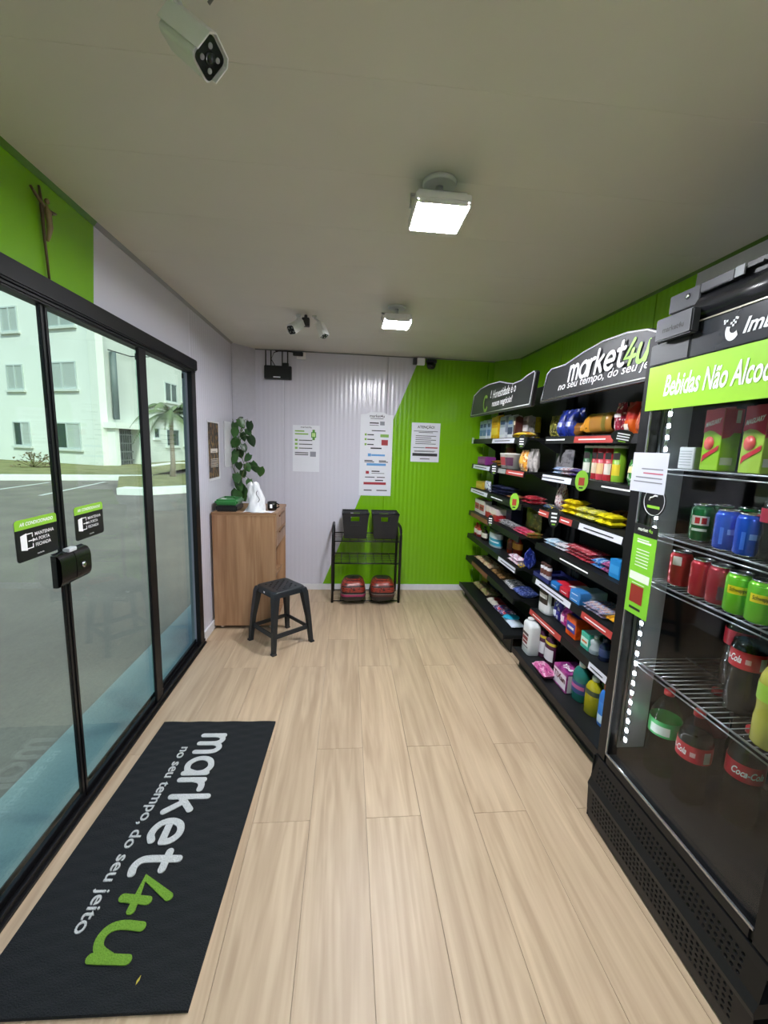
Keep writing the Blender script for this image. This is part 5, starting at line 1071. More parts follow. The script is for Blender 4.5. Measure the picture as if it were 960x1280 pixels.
item('lie', 'F5', 633, 645, 0, P('d9cdd6', 'b56a8c', 'noise', 5, .55), 'wafer_pack', 'white and pink pack lying before the red-brown bottle', 'packet', d=.075, h=.03, n=2, stack=2, xo=0, group='white and pink packs on the far fifth shelf')
item('lie', 'F5', 646.5, 652, 0, P('d9b81f', '2a3a8c', 'noise', 4, .5), 'pasta_pack', 'small yellow and blue pack at the shelf edge before the navy bags', 'packet', d=.06, h=.035, xo=0)
item('pouch', 'F5', 653, 672, 685, P('1f2f8c', '17226a', 'noise', 4, .5, '5a6ac0'), 'pasta_bag', 'glossy navy blue bag at the end of the far fifth shelf', 'bag', n=2, d=.09, xo=.02, group='glossy navy bags at the end of the far fifth shelf')
# ---- far unit, sixth shelf
item('lie', 'F6', 593, 611, 0, P('cbb08c', '9c4a32', 'noise', 5, .56, 'e0d3b8'), 'rice_pack', 'cream and red packet at the far end of the sixth shelf', 'packet', n=2, d=.14, h=.045, stack=1, group='cream and red packets at the far end of the sixth shelf')
item('lie', 'F6', 612, 626, 0, P('7a5a38', '4a331f', 'noise', 5, .5, 'a88c5a'), 'bean_pack', 'brown and tan packet on the far sixth shelf', 'packet', n=2, d=.14, h=.045, group='brown and tan packets on the far sixth shelf')
item('lie', 'F6', 627, 639, 0, P('cfcfd0', '1f1f24', 'noise', 8, .52), 'pasta_pack', 'white and black packet on the far sixth shelf', 'packet', n=3, d=.14, h=.035, stack=1, group='white and black packets on the far sixth shelf')
item('lie', 'F6', 640, 659, 0, P('1f2f72', '3d4f9c', 'wave', 8, .5, '8c9ac9'), 'sugar_pack', 'navy blue packet at the near end of the far sixth shelf', 'packet', n=3, d=.15, h=.055, group='navy packets at the end of the far sixth shelf')
# ---- far unit, base
item('bottle', 'F0', 584, 589.5, 710, mat('1c2a1f', .2), 'sauce_bottle', 'small dark bottle with white cap at the far corner of the base', 'bottle', d=.05, shape='slim', m2=mat('2f5a3a', .4), cap=mat('e0e3d0', .4))
item('box', 'F0', 599, 609, 711, P('7a5a1f', '4a3a1a', 'noise', 4, .5), 'food_box', 'brown-gold box at the back of the base near the green wall', 'box', d=.09, xo=.16, m2=mat('9c7a2c', .4))
item('lie', 'F0', 590.5, 606, 0, P('a08a6c', '6a553c', 'noise', 5, .5, '6f8a3a'), 'coffee_bag', 'tan and brown bag with green mark lying on the far base', 'bag', n=2, d=.14, h=.07, group='tan and brown bags on the far base')
item('lie', 'F0', 607, 615, 0, P('c9c3b8', 'a83a3c', 'x', 5, .4), 'flour_packet', 'white and red packet lying slanted on the base', 'packet', d=.13, h=.04, n=2, group='white and red packets on the base')
item('box', 'F0', 611, 622, 0, P('1a2040', 'd0d3da', 'x', 4, .7), 'detergent_box', 'navy and white box lying behind the slanted packets', 'box', d=.08, xo=.168, h=.08)
item('lie', 'F0', 616, 626, 0, P('3a4f8c', 'b5484a', 'noise', 4, .54, 'd9dbe6'), 'detergent_pack', 'blue, white and red pack before the wipes', 'packet', d=.13, h=.045, n=2, group='blue white and red packs on the base')
item('wipes', 'F0', 627, 640.5, 0, mat('c9d6e6', .35), 'wet_wipes', 'white wipes pack with cyan lid at the near end of the far base', 'wipes', d=.11, h=.04, m2=mat('2aa5c9', .35))
# ---- near unit, top shelf
item('pouch', 'N1', 690, 712, 512, P('2338a0', '1a2a78', 'noise', 4, .5), 'bread_bag', 'blue bag with white emblem beside the bread loaf', 'bag', n=2, d=.08, group='blue bags beside the bread loaf', m2=pack('dfe3f0', '2f4ab0', 'wave', 8, .45), patch=(.2, .85, .38, .55))
item('pouch', 'N1', 702, 722, 510, P('1a2a7a', '2a3f9c', 'noise', 4, .5), 'bread_bag', 'darker blue bag behind the pair of blue bags', 'bag', d=.07, xo=.13)
item('loaf', 'N1', 714, 761, 518, P('a8742c', '8a5a1f', 'y', 4, .55, None), 'bread_loaf', 'sliced bread loaf in orange film on the near top shelf', 'bread', d=.11, m2=mat('7a6a1f', .35), m3=mat('e09a2c', .3))
item('pouch', 'N1', 762.5, 773.5, 503, P('7a1432', 'a82a44', 'noise', 6, .5, 'e0d3d3'), 'coffee_pouch', 'purple-red tall pouch right of the bread loaf', 'packet', d=.07, m2=mat('e3dada', .35), patch=(.15, .85, .55, .66))
item('pouch', 'N1', 774.5, 789, 502, P('d9601c', 'b0261c', 'z', 4, .45), 'coffee_pouch', 'orange and red coffee pouch with a white cup picture', 'packet', d=.08, m2=mat('ecdfd0', .35), patch=(.3, .7, .12, .34))
item('pouch', 'N1', 790, 801, 504, P('a0302c', 'c96a44', 'noise', 4, .5), 'coffee_pouch', 'brick red pouch beside the orange coffee pouch', 'packet', d=.08)
# ---- near unit, second shelf
item('pouch', 'N2', 677, 688, 562, P('8f8c90', '6d6b70', 'noise', 4, .5), 'foil_pouch', 'silver foil pouch at the far end of the near second shelf', 'packet', xo=.16, d=.06)
item('lie', 'N2', 674, 696, 0, P('c9dcea', '3f6fb0', 'noise', 5, .52, 'e8eef2'), 'wafer_pack', 'white and light blue packet on the near second shelf', 'packet', n=3, d=.12, h=.026, stack=2, group='white and light blue packets on the near second shelf')
item('lie', 'N2', 697, 708, 0, P('d9d6dc', 'a8323c', 'noise', 5, .54), 'wafer_pack', 'white and red packet on the near second shelf', 'packet', n=2, d=.12, h=.026, stack=2, group='white and red packets on the near second shelf')
item('lie', 'N2', 709, 729, 0, P('3a2a6c', '5a2a7a', 'noise', 5, .5, '8fa3d0'), 'wafer_pack', 'blue and purple packet beside the crisp tubes', 'packet', n=3, d=.12, h=.026, stack=2, group='blue and purple packets beside the crisp tubes')
for a, b, c, c2, lab in ((731.5, 740, '1f5a32', 'd0d6c9', 'dark green crisp tube at the left of the row'), (741, 747.5, 'a01f2a', 'd9c9b0', 'deep red crisp tube next to the green tube'), (748, 757, 'c23a4a', 'e6c08c', 'pinkish red crisp tube in the middle of the row'), (757.5, 766.5, 'a8222c', 'd9cfc6', 'red crisp tube right of the pinkish tube'), (767.5, 778, '7fae2a', 'e0c832', 'light green and yellow crisp tube at the right of the row')):
    item('tube', 'N2', a, b, 557, mat(c, .35), 'crisp_tube', lab, 'crisps', d=.075, m2=mat(c2, .4), m3=mat('2a2224', .4), group='crisp tubes on the near second shelf')
item('pouch', 'N2', 779, 793, 575, P('1f5f2c', '3a8a34', 'noise', 5, .5, 'e6e9e0'), 'snack_pouch', 'green foil snack pouch right of the crisp tubes', 'snack', d=.06, m2=mat('e8d9a0', .35), patch=(.2, .7, .5, .75))
# ---- near unit, third shelf
item('pouch', 'N3', 681, 698, 606, P('a31f2c', 'd9c9c9', 'spots', 7, .34, '5a1f4a'), 'candy_bag', 'red and white patterned bag at the far end of the near third shelf', 'bag', n=2, d=.07, xo=.065, group='red patterned bags on the near third shelf')
item('lie', 'N3', 677, 689, 0, P('34466a', 'd9c21f', 'noise', 4, .58), 'snack_packet', 'slate blue packet with yellow patch at the front of the near third shelf', 'packet', d=.058, h=.04, xo=-.004)
item('lie', 'N3', 699, 714, 0, P('e0cc1a', 'b8961a', 'noise', 4, .56), 'snack_packet', 'bright yellow packet in the left heap of the near third shelf', 'snack', n=2, d=.12, h=.034, stack=3, group='bright yellow packets in the left heap of the near third shelf', m2=mat('8a6a1a', .35))
item('lie', 'N3', 715.5, 740, 0, P('d3cf2a', '8c8a70', 'noise', 6, .52, 'f0ec8c'), 'snack_packet', 'yellow and silver packet in the middle heap of the near third shelf', 'snack', n=2, d=.11, h=.036, stack=2, group='yellow and silver packets on the near third shelf')
item('lie', 'N3', 742, 762, 0, P('e6d81f', 'c9b81a', 'noise', 4, .55), 'snack_packet', 'plain yellow packet in the right heap of the near third shelf', 'snack', n=2, d=.10, h=.036, stack=2, group='plain yellow packets in the right heap of the near third shelf')
item('lie', 'N3', 757, 786, 0, P('8a4f1f', '5d2f14', 'noise', 4, .5, 'b5742c'), 'snack_packet', 'orange-brown packet behind the plain yellow packets', 'snack', n=2, d=.12, h=.04, xo=.13, stack=2, group='orange-brown packets behind the yellow ones')
# ---- near unit, fourth shelf
item('lie', 'N4', 677, 691, 0, P('9cc0d9', 'd3dce6', 'noise', 5, .5), 'candy_pack', 'pale blue packet at the far end of the near fourth shelf', 'packet', n=2, d=.12, h=.02, stack=2, group='pale blue packets on the near fourth shelf')
item('lie', 'N4', 692, 704, 0, P('d9d9de', 'b5a8b0', 'noise', 5, .56), 'candy_pack', 'white packet beside the pale blue packets', 'packet', n=2, d=.11, h=.022, stack=2, group='white packets on the near fourth shelf')
item('lie', 'N4', 705, 736, 0, P('a8162c', '7a0f22', 'noise', 6, .55, 'd9b0b5'), 'chocolate_bar', 'red glossy chocolate packet on the near fourth shelf', 'packet', n=5, d=.13, h=.024, stack=3, group='red chocolate packets on the near fourth shelf')
item('lie', 'N4', 737, 749, 0, P('3a7ac0', 'b5d0e6', 'noise', 5, .55), 'chocolate_bar', 'blue packet right of the red chocolates', 'packet', n=2, d=.12, h=.026, stack=2, group='blue packets right of the red chocolates')
item('lie', 'N4', 750, 760, 0, P('b5488c', '5a3a5a', 'noise', 6, .5, 'e0a0b8'), 'chocolate_bar', 'pink and dark packet beside the blue box', 'packet', d=.12, h=.03, n=2, stack=2, group='pink and dark packets beside the blue box')
item('box', 'N4', 761, 775, 700, mat('1f7fc0', .35), 'sweet_box', 'bright blue box at the near end of the fourth shelf', 'box', d=.08, m2=mat('3a93d0', .35))
# ---- near unit, fifth shelf
SX = SXD['N']; tr0, tr1 = solveY(687, SX+.02, SZ[5]+.04), solveY(668, SX+.02, SZ[5]+.04)
tj = MB().box(SX+.015, SX+.215, tr0, tr1, SZ[5]+.001, SZ[5]+.004).box(SX+.015, SX+.018, tr0, tr1, SZ[5]+.004, SZ[5]+.028).box(SX+.212, SX+.215, tr0, tr1, SZ[5]+.004, SZ[5]+.028).box(SX+.018, SX+.212, tr0, tr0+.003, SZ[5]+.004, SZ[5]+.028).box(SX+.018, SX+.212, tr1-.003, tr1, SZ[5]+.004, SZ[5]+.028)
tag(tj.build('display_tray', mat('2a2f6a', .4)), 'shallow blue display tray holding small jars on the near fifth shelf', 'tray')
item('bottle', 'N5', 669, 686.5, 704, mat('d3cfd6', .35), 'small_jar', 'small white and brown jar in the front row of the blue tray', 'jar', n=3, d=.05, xo=.012, zoff=.004, shape='jar', cap=mat('4a2f2a', .4), capr=.45, m2=mat('6a4038', .4), group='front jars in the blue tray', lab=(.25, .6))
item('bottle', 'N5', 706, 724, 706, mat('22242a', .35), 'small_jar', 'small dark jar standing behind the blue and red boxes on the near fifth shelf', 'jar', n=3, d=.05, xo=.22, shape='jar', cap=BLACK, capr=.45, m2=mat('4a4d55', .4), group='dark jars behind the red and blue boxes')
item('box', 'N5', 688.5, 698, 722, P('1f72b8', 'c9283a', 'x', 4, .16), 'toothpaste_box', 'blue box with red end lying first on the near fifth shelf', 'box', d=.19, xo=.0, h=.038, m3=mat('e0e3ea', .4))
item('box', 'N5', 699.5, 711, 0, P('c22a3c', 'd9dce6', 'x', 4, .35), 'toothpaste_box', 'red and white box lying second on the near fifth shelf', 'box', d=.17, xo=0, h=.042, m3=mat('e6d9d9', .4))
item('box', 'N5', 712, 724, 0, P('3a82c6', 'b8c9d6', 'x', 4, .4), 'toothpaste_box', 'sky blue box lying third on the near fifth shelf', 'box', d=.17, xo=0, h=.036, m3=mat('e0e6ec', .4), stack=2, group='sky blue boxes on the near fifth shelf')
item('lie', 'N5', 728, 752, 0, P('b8bfc9', '3a5a9c', 'noise', 6, .5, 'd9883a'), 'toothbrush_pack', 'silver and blue toothbrush pack on the near fifth shelf', 'packet', n=5, d=.17, xo=.005, h=.022, stack=2, group='toothbrush packs on the near fifth shelf')
item('lie', 'N5', 753, 766, 0, P('e0a82a', 'c9882a', 'noise', 5, .5), 'toothbrush_pack', 'yellow-orange pack at the near end of the fifth shelf', 'packet', n=2, d=.12, h=.03, group='yellow-orange packs at the near end of the fifth shelf')
# ---- near unit, sixth shelf
item('roll', 'N6', 662.5, 683, 727, mat('d6d6d8', .3), 'kitchen_roll_pack', 'white wrapped paper roll pack with dark print on the near sixth shelf', 'paper rolls', d=.11, xo=.02)
item('pouch', 'N6', 688.5, 695.5, 748, P('2a2a8c', '4a4ab0', 'noise', 4, .5, 'd0d3e6'), 'diaper_pack', 'blue-violet bag beside the white roll pack', 'bag', d=.09, m2=mat('dfe3f0', .35), patch=(.25, .75, .3, .55))
item('pouch', 'N6', 697, 705.5, 760, P('b5248c', 'd94fb0', 'noise', 4, .5), 'diaper_pack', 'magenta bag between the violet bag and orange box', 'bag', d=.10, m2=mat('eccfe3', .35), patch=(.25, .75, .35, .65))
item('box', 'N6', 707, 719.5, 771, P('e05a14', 'c9410f', 'noise', 3, .5), 'detergent_box', 'orange detergent box on the near sixth shelf', 'box', d=.12, m2=mat('3a3f9c', .35), m3=mat('e6e3e0', .4))
item('box', 'N6', 736, 747, 770, mat('5a1a18', .4), 'soap_box', 'dark red box set back behind the teal soap', 'box', d=.10, xo=.13, n=2, group='dark red boxes behind the teal soap', m2=mat('7a2420', .4))
item('box', 'N6', 725.5, 736, 791, P('3fae96', '2a8a78', 'x', 4, .5), 'soap_box', 'teal soap box lying on the near sixth shelf', 'box', d=.10, m2=mat('c9e6dc', .4), m3=mat('d96a32', .4))
item('bottle', 'N6', 740.5, 750, 795, mat('aab4b8', .15), 'cleaner_bottle', 'clear waisted bottle beside the teal soap box', 'bottle', d=.07, shape='waist', m2=mat('8a979c', .3), cap=mat('c9cfd2', .4), lab=(.05, .25))
item('bottle', 'N6', 752, 761, 798, mat('1f2a4a', .2), 'cleaner_bottle', 'dark navy bottle at the near end of the sixth shelf', 'bottle', d=.08, shape='slim', m2=mat('34446f', .35), cap=mat('17203a', .4))
# ---- near unit, base
item('jug', 'N0', 651, 660.5, 768, mat('dcdee0', .3), 'bleach_jug', 'large white plastic jug at the far end of the near base', 'jug', d=.085, xo=-.02)
item('bottle', 'N0', 671, 691, 784, mat('4a1f3a', .25), 'insecticide_bottle', 'dark purple bottle with yellow shoulder band beside the white jug', 'bottle', n=2, d=.06, xo=.045, shape='slim', m2=mat('c9b02a', .3), cap=mat('1c1c1e', .4), m3=mat('cfc9cf', .4), lab3=(.15, .5), lab=(.62, .70), group='dark purple bottles with yellow bands')
item('bottle', 'N0', 690, 697, 790, mat('5d6468', .3), 'cleaner_bottle', 'grey bottle half hidden behind the purple bottles', 'bottle', xo=.14, d=.07, shape='slim', cap=mat('3a3f42', .4), m2=mat('7a8084', .4))
item('lie', 'N0', 664, 680, 0, P('c0548c', 'dca0be', 'noise', 5, .54, '8a2a66'), 'powder_bag', 'pink bag lying before the purple bottles', 'bag', d=.09, h=.07, xo=-.062)
tx = item('box', 'N0', 691, 707.5, 0, P('a8488c', '7a2a6c', 'noise', 3, .5), 'washing_powder', 'purple and white washing powder pack on the near base', 'detergent', d=.14, xo=.01, h=.118)
item('bottle', 'N0', 718, 732.5, 828, mat('1f6a62', .2), 'disinfectant_bottle', 'teal green bottle with white cap on the near base', 'bottle', d=.085, shape='clean', m2=mat('34487a', .35), cap=WHITE, lab=(.22, .52), m3=mat('b5588c', .4), lab3=(.34, .44))
item('bottle', 'N0', 734, 749, 846, mat('a39a18', .08), 'detergent_bottle', 'clear yellow bottle right of the teal bottle', 'bottle', d=.085, shape='clean', m2=mat('3f4a34', .35), cap=mat('d6dccc', .4), lab=(.55, .68))
item('bottle', 'N0', 751, 760, 850, mat('5d7a3a', .2), 'detergent_bottle', 'greenish bottle with pale cap behind the blue bottle', 'bottle', d=.07, xo=.13, shape='clean', m2=mat('b5542c', .35), cap=mat('c9d3c6', .4), lab=(.5, .68))
item('bottle', 'N0', 749.5, 761, 853, mat('2a6fc0', .3), 'softener_bottle', 'blue bottle at the near end of the base beside the fridge', 'bottle', d=.08, xo=.03, shape='slim', flat=.8, m2=mat('3a80cf', .35), cap=mat('a8502c', .4), m3=mat('c9dcec', .4), lab3=(.08, .26))
# print on the washing powder pack
def print_front(t_, s, wfrac, hz, m, bold=.02, shear=0, name='lettering'):
    me = [c for c in t_.children if c.name.startswith('carton')][0].data; ys = [v.co.y for v in me.vertices]; xs = [v.co.x for v in me.vertices]; zs = [v.co.z for v in me.vertices]
    w_ = max(ys)-min(ys); h = max(zs); x = min(xs)-.003; l = MB(); text_on(l, s, (x, w_*wfrac/2, h*hz), -Y_, Z_, width=w_*wfrac, bold=bold, shear=shear); l.build(name, m, t_, world=False, fixn=False); return w_, h, x
me = [c for c in tx.children if c.name.startswith('carton')][0].data; w_ = max(v.co.y for v in me.vertices)*2; h = max(v.co.z for v in me.vertices); x = min(v.co.x for v in me.vertices); dd = -2*x
MB().box(x-.0012, x-.0003, -w_*.47, w_*.47, h*.12, h*.86).build('printed_panel', mat('e0d3dc', .35), tx, world=False)
print_front(tx, 'TiXan', .84, .44, mat('5d1f2c', .4))
MB().box(-dd*.44, dd*.44, -w_/2-.0012, -w_/2-.0003, h*.05, h*.92).build('side_panel', mat('d6d3d6', .35), tx, world=False)
MB().box(dd*.05, dd*.38, -w_/2-.002, -w_/2-.0013, h*.1, h*.85).build('side_print', mat('2c3a2c', .4), tx, world=False)
l = MB(); text_on(l, 'Ypê', (-dd*.34, w_*.34, h+.0016), -Y_, X_, width=w_*.62, height=dd*.3, bold=.03); l.build('emblem', WLET, tx, world=False, fixn=False)
# ================================================================ DRINKS FRIDGE
FX, FB, FY0, FY1 = 1.03, 1.60, .725, 1.435
FM = mat('101113', .45, spec=.25); INT = mat('121417', .6, var=.02, spec=.2)
fr = thing('display_fridge', 'tall black glass-door drinks fridge at the right edge', 'fridge', ((FX+FB)/2, (FY0+FY1)/2, 0))
b = MB()
b.box(FX+.055, FB, FY0, FY0+.04, .28, 1.95); b.box(FX+.055, FB, FY1-.04, FY1, .28, 1.95); b.box(FB-.04, FB, FY0+.04, FY1-.04, .28, 1.95); b.box(FX+.055, FB-.04, FY0+.04, FY1-.04, 1.80, 1.95); b.box(FX+.055, FB-.04, FY0+.04, FY1-.04, .26, .30); b.box(FX+.07, FB, FY0+.01, FY1-.01, .05, .26)
b.build('cabinet_shell', INT, fr, bevel=.004)
# door: frame, pane, inner bright gasket strip
d_ = MB(); d_.box(FX, FX+.045, FY1-.055, FY1, .30, 1.90); d_.box(FX, FX+.045, FY0, FY0+.055, .30, 1.90); d_.box(FX, FX+.045, FY0+.055, FY1-.055, .30, .34); d_.box(FX, FX+.045, FY0+.055, FY1-.055, 1.79, 1.90)
dr = d_.build('door', FM, fr, bevel=.006)
FG = glass('fridge_glass', (.93, .95, .95), .8)
MB().box(FX+.012, FX+.020, FY0+.054, FY1-.054, .338, 1.792).build('pane', FG, dr)
g = MB(); g.box(FX-.0012, FX+.004, FY0+.052, FY1-.052, .338, .345); g.box(FX-.0012, FX+.004, FY1-.058, FY1-.052, .34, 1.65); g.build('trim_bead', mat('a9acb0', .25, .8), dr)
# header
MB().box(FX-.004, FX+.03, FY0+.01, 1.24, 1.795, 1.895).build('header_panel', mat('22262b', .25), dr, bevel=.002)
MB().box(FX-.006, FX+.03, 1.243, FY1-.025, 1.795, 1.865).build('header_block', mat('303236', .4), dr, bevel=.004)
m_ = MB(); m_.tube([(FX+.03, FY0-.0, 1.935), (FX+.03, 1.238, 1.935)], .042, 20); m_.build('canopy_roll', mat('1b1c1f', .25), fr)
m_ = MB(); m_.box(FX-.008, FX+.02, FY0, 1.238, 1.892, 1.896); m_.build('header_trim', mat('b9b6a8', .25, .7), fr)
l = MB(); text_on(l, 'Imbera', (FX-.0055, onX(930, 420, FX).y, 1.822), -Y_, Z_, height=.040, shear=.3, bold=.025); l.build('lettering', mat('c9ccd0', .4), dr, fixn=False)
l = MB(); c = V((FX-.0055, onX(917, 418, FX).y, 1.84)); n = 14
ar = [(math.pi*.85+math.pi*.95*k/n) for k in range(n+1)]
l.add([(c.x, c.y-.022*math.cos(t), c.z+.028*math.sin(t)) for t in ar]+[(c.x, c.y-.022*math.cos(t)*.55-.003, c.z+.028*math.sin(t)*.45+.004) for t in ar], [(k, k+1, n+2+k, n+1+k) for k in range(n)])
for k in range(9): a = k*.7; yy = c.y+.012*math.cos(a*1.3)+.004*k-.012; zz = c.z+.012+.018*abs(math.sin(a)); l.add([(c.x, yy-.003, zz-.003), (c.x, yy+.003, zz-.003), (c.x, yy+.003, zz+.003), (c.x, yy-.003, zz+.003)], [(0,1,2,3)])
l.build('emblem', mat('c9ccd0', .4), dr, fixn=False)
# green banner
bn = MB().box(FX-.014, FX-.009, FY0-.02, 1.392, 1.647, 1.790).build('banner', mat('8fc52e', .35), fr, bevel=.001, seg=1)
l = MB(); yb4 = onX(835, 490, FX).y; text_on(l, 'Bebidas Não Alcoólicas', (FX-.0155, yb4, 1.688), -Y_, Z_, width=(yb4-onX(919, 470, FX).y)/.55, height=.066, shear=.22, bold=.02); l.build('lettering', mat('dfe3ea', .4), bn, fixn=False)
# electronic lock boxes at the top corner
lb = thing('fridge_lock', 'dark electronic lock box on the top corner of the fridge', 'lock', (FX+.02, 1.32, 1.868))
ly1, ly0 = onX(820, 425, FX-.03).y, onX(867, 400, FX-.03).y
MB().box(FX-.036, FX-.0075, ly0, ly1, 1.862, 1.932).build('lock_body', mat('34363b', .4), lb, bevel=.004)
l = MB(); text_on(l, 'market4u', (FX-.0375, ly1-.035, 1.884), -Y_, Z_, width=.085, bold=.03); l.build('lettering', mat('0f1012', .5), lb, fixn=False)
MB().box(FX+.002, FX+.07, 1.2405, 1.36, 1.952, 2.006).box(FX+.002, FX+.07, 1.13, 1.2405, 1.979, 2.006).build('upper_body', mat('303237', .4), lb, bevel=.002)
MB().box(FX+.0, FX+.004, 1.10, 1.127, 1.980, 2.006).build('lens_strip', mat('9a9da2', .15), lb); MB().box(FX+.006, FX+.07, 1.04, 1.129, 1.979, 2.014).build('end_cap', BLACK, lb, bevel=.015)
MB().lathe([(0, .004), (.007, .004), (.009, 0)], 14, M=Matrix.Translation((FX+.0015, 1.285, 1.985)) @ Matrix.Rotation(-math.pi/2, 4, 'Y')).build('keyhole', CHROME, lb)
# grille: two perforated bands, rounded lower corner
def grille(z0, z1, xf0, xf1, rows, cols, name):
    mb = MB(); a0, a1 = FY0+.05, FY1-.03
    def P3(y, z): k = (z-z0)/(z1-z0); return (xf0+(xf1-xf0)*k, y, z)
    cw, chh = (a1-a0)/cols, (z1-z0)/rows
    for i in range(cols):
        for j in range(rows):
            y, z = a0+cw*(i+.5), z0+chh*(j+.5); sq = []
            for k in range(8):
                t = math.pi/4*k+math.pi/8; c_, s_ = math.cos(t), math.sin(t); m = max(abs(c_), abs(s_)); sq.append(P3(y+cw/2*c_/m if abs(c_) > .5 and abs(s_) > .5 else y+cw/2*c_/m, z+chh/2*s_/m))
            O = [P3(y+cw/2, z+chh/2*.4142), P3(y+cw/2*.4142, z+chh/2), P3(y-cw/2*.4142, z+chh/2), P3(y-cw/2, z+chh/2*.4142), P3(y-cw/2, z-chh/2*.4142), P3(y-cw/2*.4142, z-chh/2), P3(y+cw/2*.4142, z-chh/2), P3(y+cw/2, z-chh/2*.4142)]
            C4 = [P3(y+cw/2, z+chh/2), P3(y-cw/2, z+chh/2), P3(y-cw/2, z-chh/2), P3(y+cw/2, z-chh/2)]
            r = min(cw, chh)*.34; I = [P3(y+r*math.cos(math.pi/4*k+math.pi/8), z+r*math.sin(math.pi/4*k+math.pi/8)) for k in range(8)]; D = [(p[0]+.016, p[1], p[2]+.004) for p in I]
            mb.add(O+C4+I+D, [(k, (k+1) % 8, 12+(k+1) % 8, 12+k) for k in range(8)]+[(0, 8, 1), (2, 9, 3), (4, 10, 5), (6, 11, 7)]+[(12+k, 12+(k+1) % 8, 20+(k+1) % 8, 20+k) for k in range(8)])
    # solid margins
    for y0_, y1_ in ((FY0, a0), (a1, FY1)): mb.add([P3(y0_, z0), P3(y1_, z0), P3(y1_, z1), P3(y0_, z1)], [(0,1,2,3)])
    return mb.build(name, mat('0f1011', .5, spec=.25), fr, fixn=False)
grille(.195, .268, FX-.012, FX-.004, 4, 36, 'upper_grille'); grille(.055, .150, FX-.012, FX-.018, 5, 36, 'lower_grille')
k_ = MB(); pr = [(FX-.018, .150), (FX-.022, .168), (FX-.012, .195), (FX+.06, .195), (FX+.06, .150)]; XZ = Matrix(((1,0,0,0),(0,0,1,0),(0,1,0,0),(0,0,0,1)))
k_.prism(pr, FY0, FY1, XZ); k_.prism([(FX-.004, .268), (FX-.002, .298), (FX+.06, .298), (FX+.06, .268)], FY0, FY1, XZ); k_.prism([(FX-.012, .055), (FX-.004, .012), (FX+.02, .0), (FX+.06, .0), (FX+.06, .055)], FY0, FY1, XZ)
k_.box(FX-.010, FX+.06, FY1-.004, FY1, .02, .295); k_.box(FX+.045, FX+.06, FY0, FY1-.004, .02, .295); k_.build('grille_frame', mat('121315', .5, spec=.25), fr)
# lamp strip inside the far stile
ls = MB().box(FX+.05, FX+.062, FY1-.075, FY1-.058, .40, 1.76).build('light_strip', mat('b9bdc2', .2, .8), fr)
MB().box(FX+.05, FX+.16, FY1-.047, FY1-.0415, .36, 1.76).build('side_reflector', mat('aeb3b8', .3, .6), ls)
dm = None
for k in range(34):
    z = .415+k*.0395
    if dm is None: o = MB().box(-.002, .002, -.006, .0, -.006, .006).build('led', glow('f4f8ff', 55), ls, world=False); dm = o.data
    else: o = bpy.data.objects.new('led', dm); COL.objects.link(o); o.parent = ls
    o.location = V((FX+.056, FY1-.0755, z))-wloc(ls)
# wire shelves
FSZ = {1: 1.455, 2: 1.225, 3: 1.058, 4: .745}; SXF = 1.085
CHW = mat('8d9094', .3, .9)
for k, z in FSZ.items():
    m_ = MB(); ya, yb3 = FY0+.045, FY1-.06
    m_.tube([(SXF, ya, z), (SXF, yb3, z)], .0032, 8); m_.tube([(SXF, ya, z-.016), (SXF, yb3, z-.016)], .0025, 8); m_.tube([(1.30, ya, z-.003), (1.30, yb3, z-.003)], .0025, 6); m_.tube([(1.53, ya, z-.003), (1.53, yb3, z-.003)], .0025, 6)
    for j in range(25): yy = ya+(yb3-ya)*(j+.5)/25; m_.tube([(SXF, yy, z), (1.54, yy, z)], .0016, 5)
    m_.build('wire_shelf', CHW, fr)
# notices on the glass
def sheet(name, label, cat, y0, y1, z0, z1, m, x=FX-.0016):
    t_ = thing(name, label, cat, (x, (y0+y1)/2, z0)); MB().box(x-.0008, x, y0, y1, z0, z1).build('sheet', m, t_); return t_
def pyz(px, py): p = onX(px, py, FX); return p.y, p.z
(yA, zA), (yB, zB), (yC, zC) = pyz(794.5, 565.5), pyz(839, 567.5), pyz(789, 612.5)
t_ = sheet('paper_notice', 'white paper notice taped on the fridge door edge', 'notice', yB, yA, zC, zA, mat('bcbec9', .6, var=.02), FX-.0042)
l = MB(); W, Hh = yA-yB, zA-zC
bars(l, (FX-.0056, yA, zC), -Y_, Z_, [(W*.3, Hh*.58, W*.6, Hh*.03), (W*.15, Hh*.36, W*.75, Hh*.03), (W*.1, Hh*.25, W*.82, Hh*.03)], 0); bars(l, (FX-.0056, yA, zC), -Y_, Z_, [(W*.36, Hh*.47, W*.55, Hh*.035)], 1); l.build('print', [mat('77777e', .6), mat('b05a6c', .6)], t_, fixn=False)
yc, zc = pyz(818.5, 627); R_ = .052
t_ = thing('round_sticker', 'round black sticker half covered by the white paper notice', 'sticker', (FX-.002, yc, zc-R_))
Mx = lambda x: Matrix(((0,0,1,x),(1,0,0,yc),(0,1,0,zc),(0,0,0,1)))
circ = lambda r: [(r*math.cos(2*math.pi*k/36), r*math.sin(2*math.pi*k/36)) for k in range(36)]
MB().prism(circ(R_), 0, .0012, Mx(FX-.0026)).build('disc', mat('121315', .35), t_)
l = MB(); l.tube([(FX-.0028, yc+a, zc+c) for a, c in circ(R_*.9)], .0009, 5, closed=True); l.build('outline', WLET, t_)
l = MB(); l.box(FX-.0034, FX-.0027, yc-R_*.55, yc+R_*.55, zc-R_*.45, zc-R_*.28); l.build('green_bar', GREENV, t_)
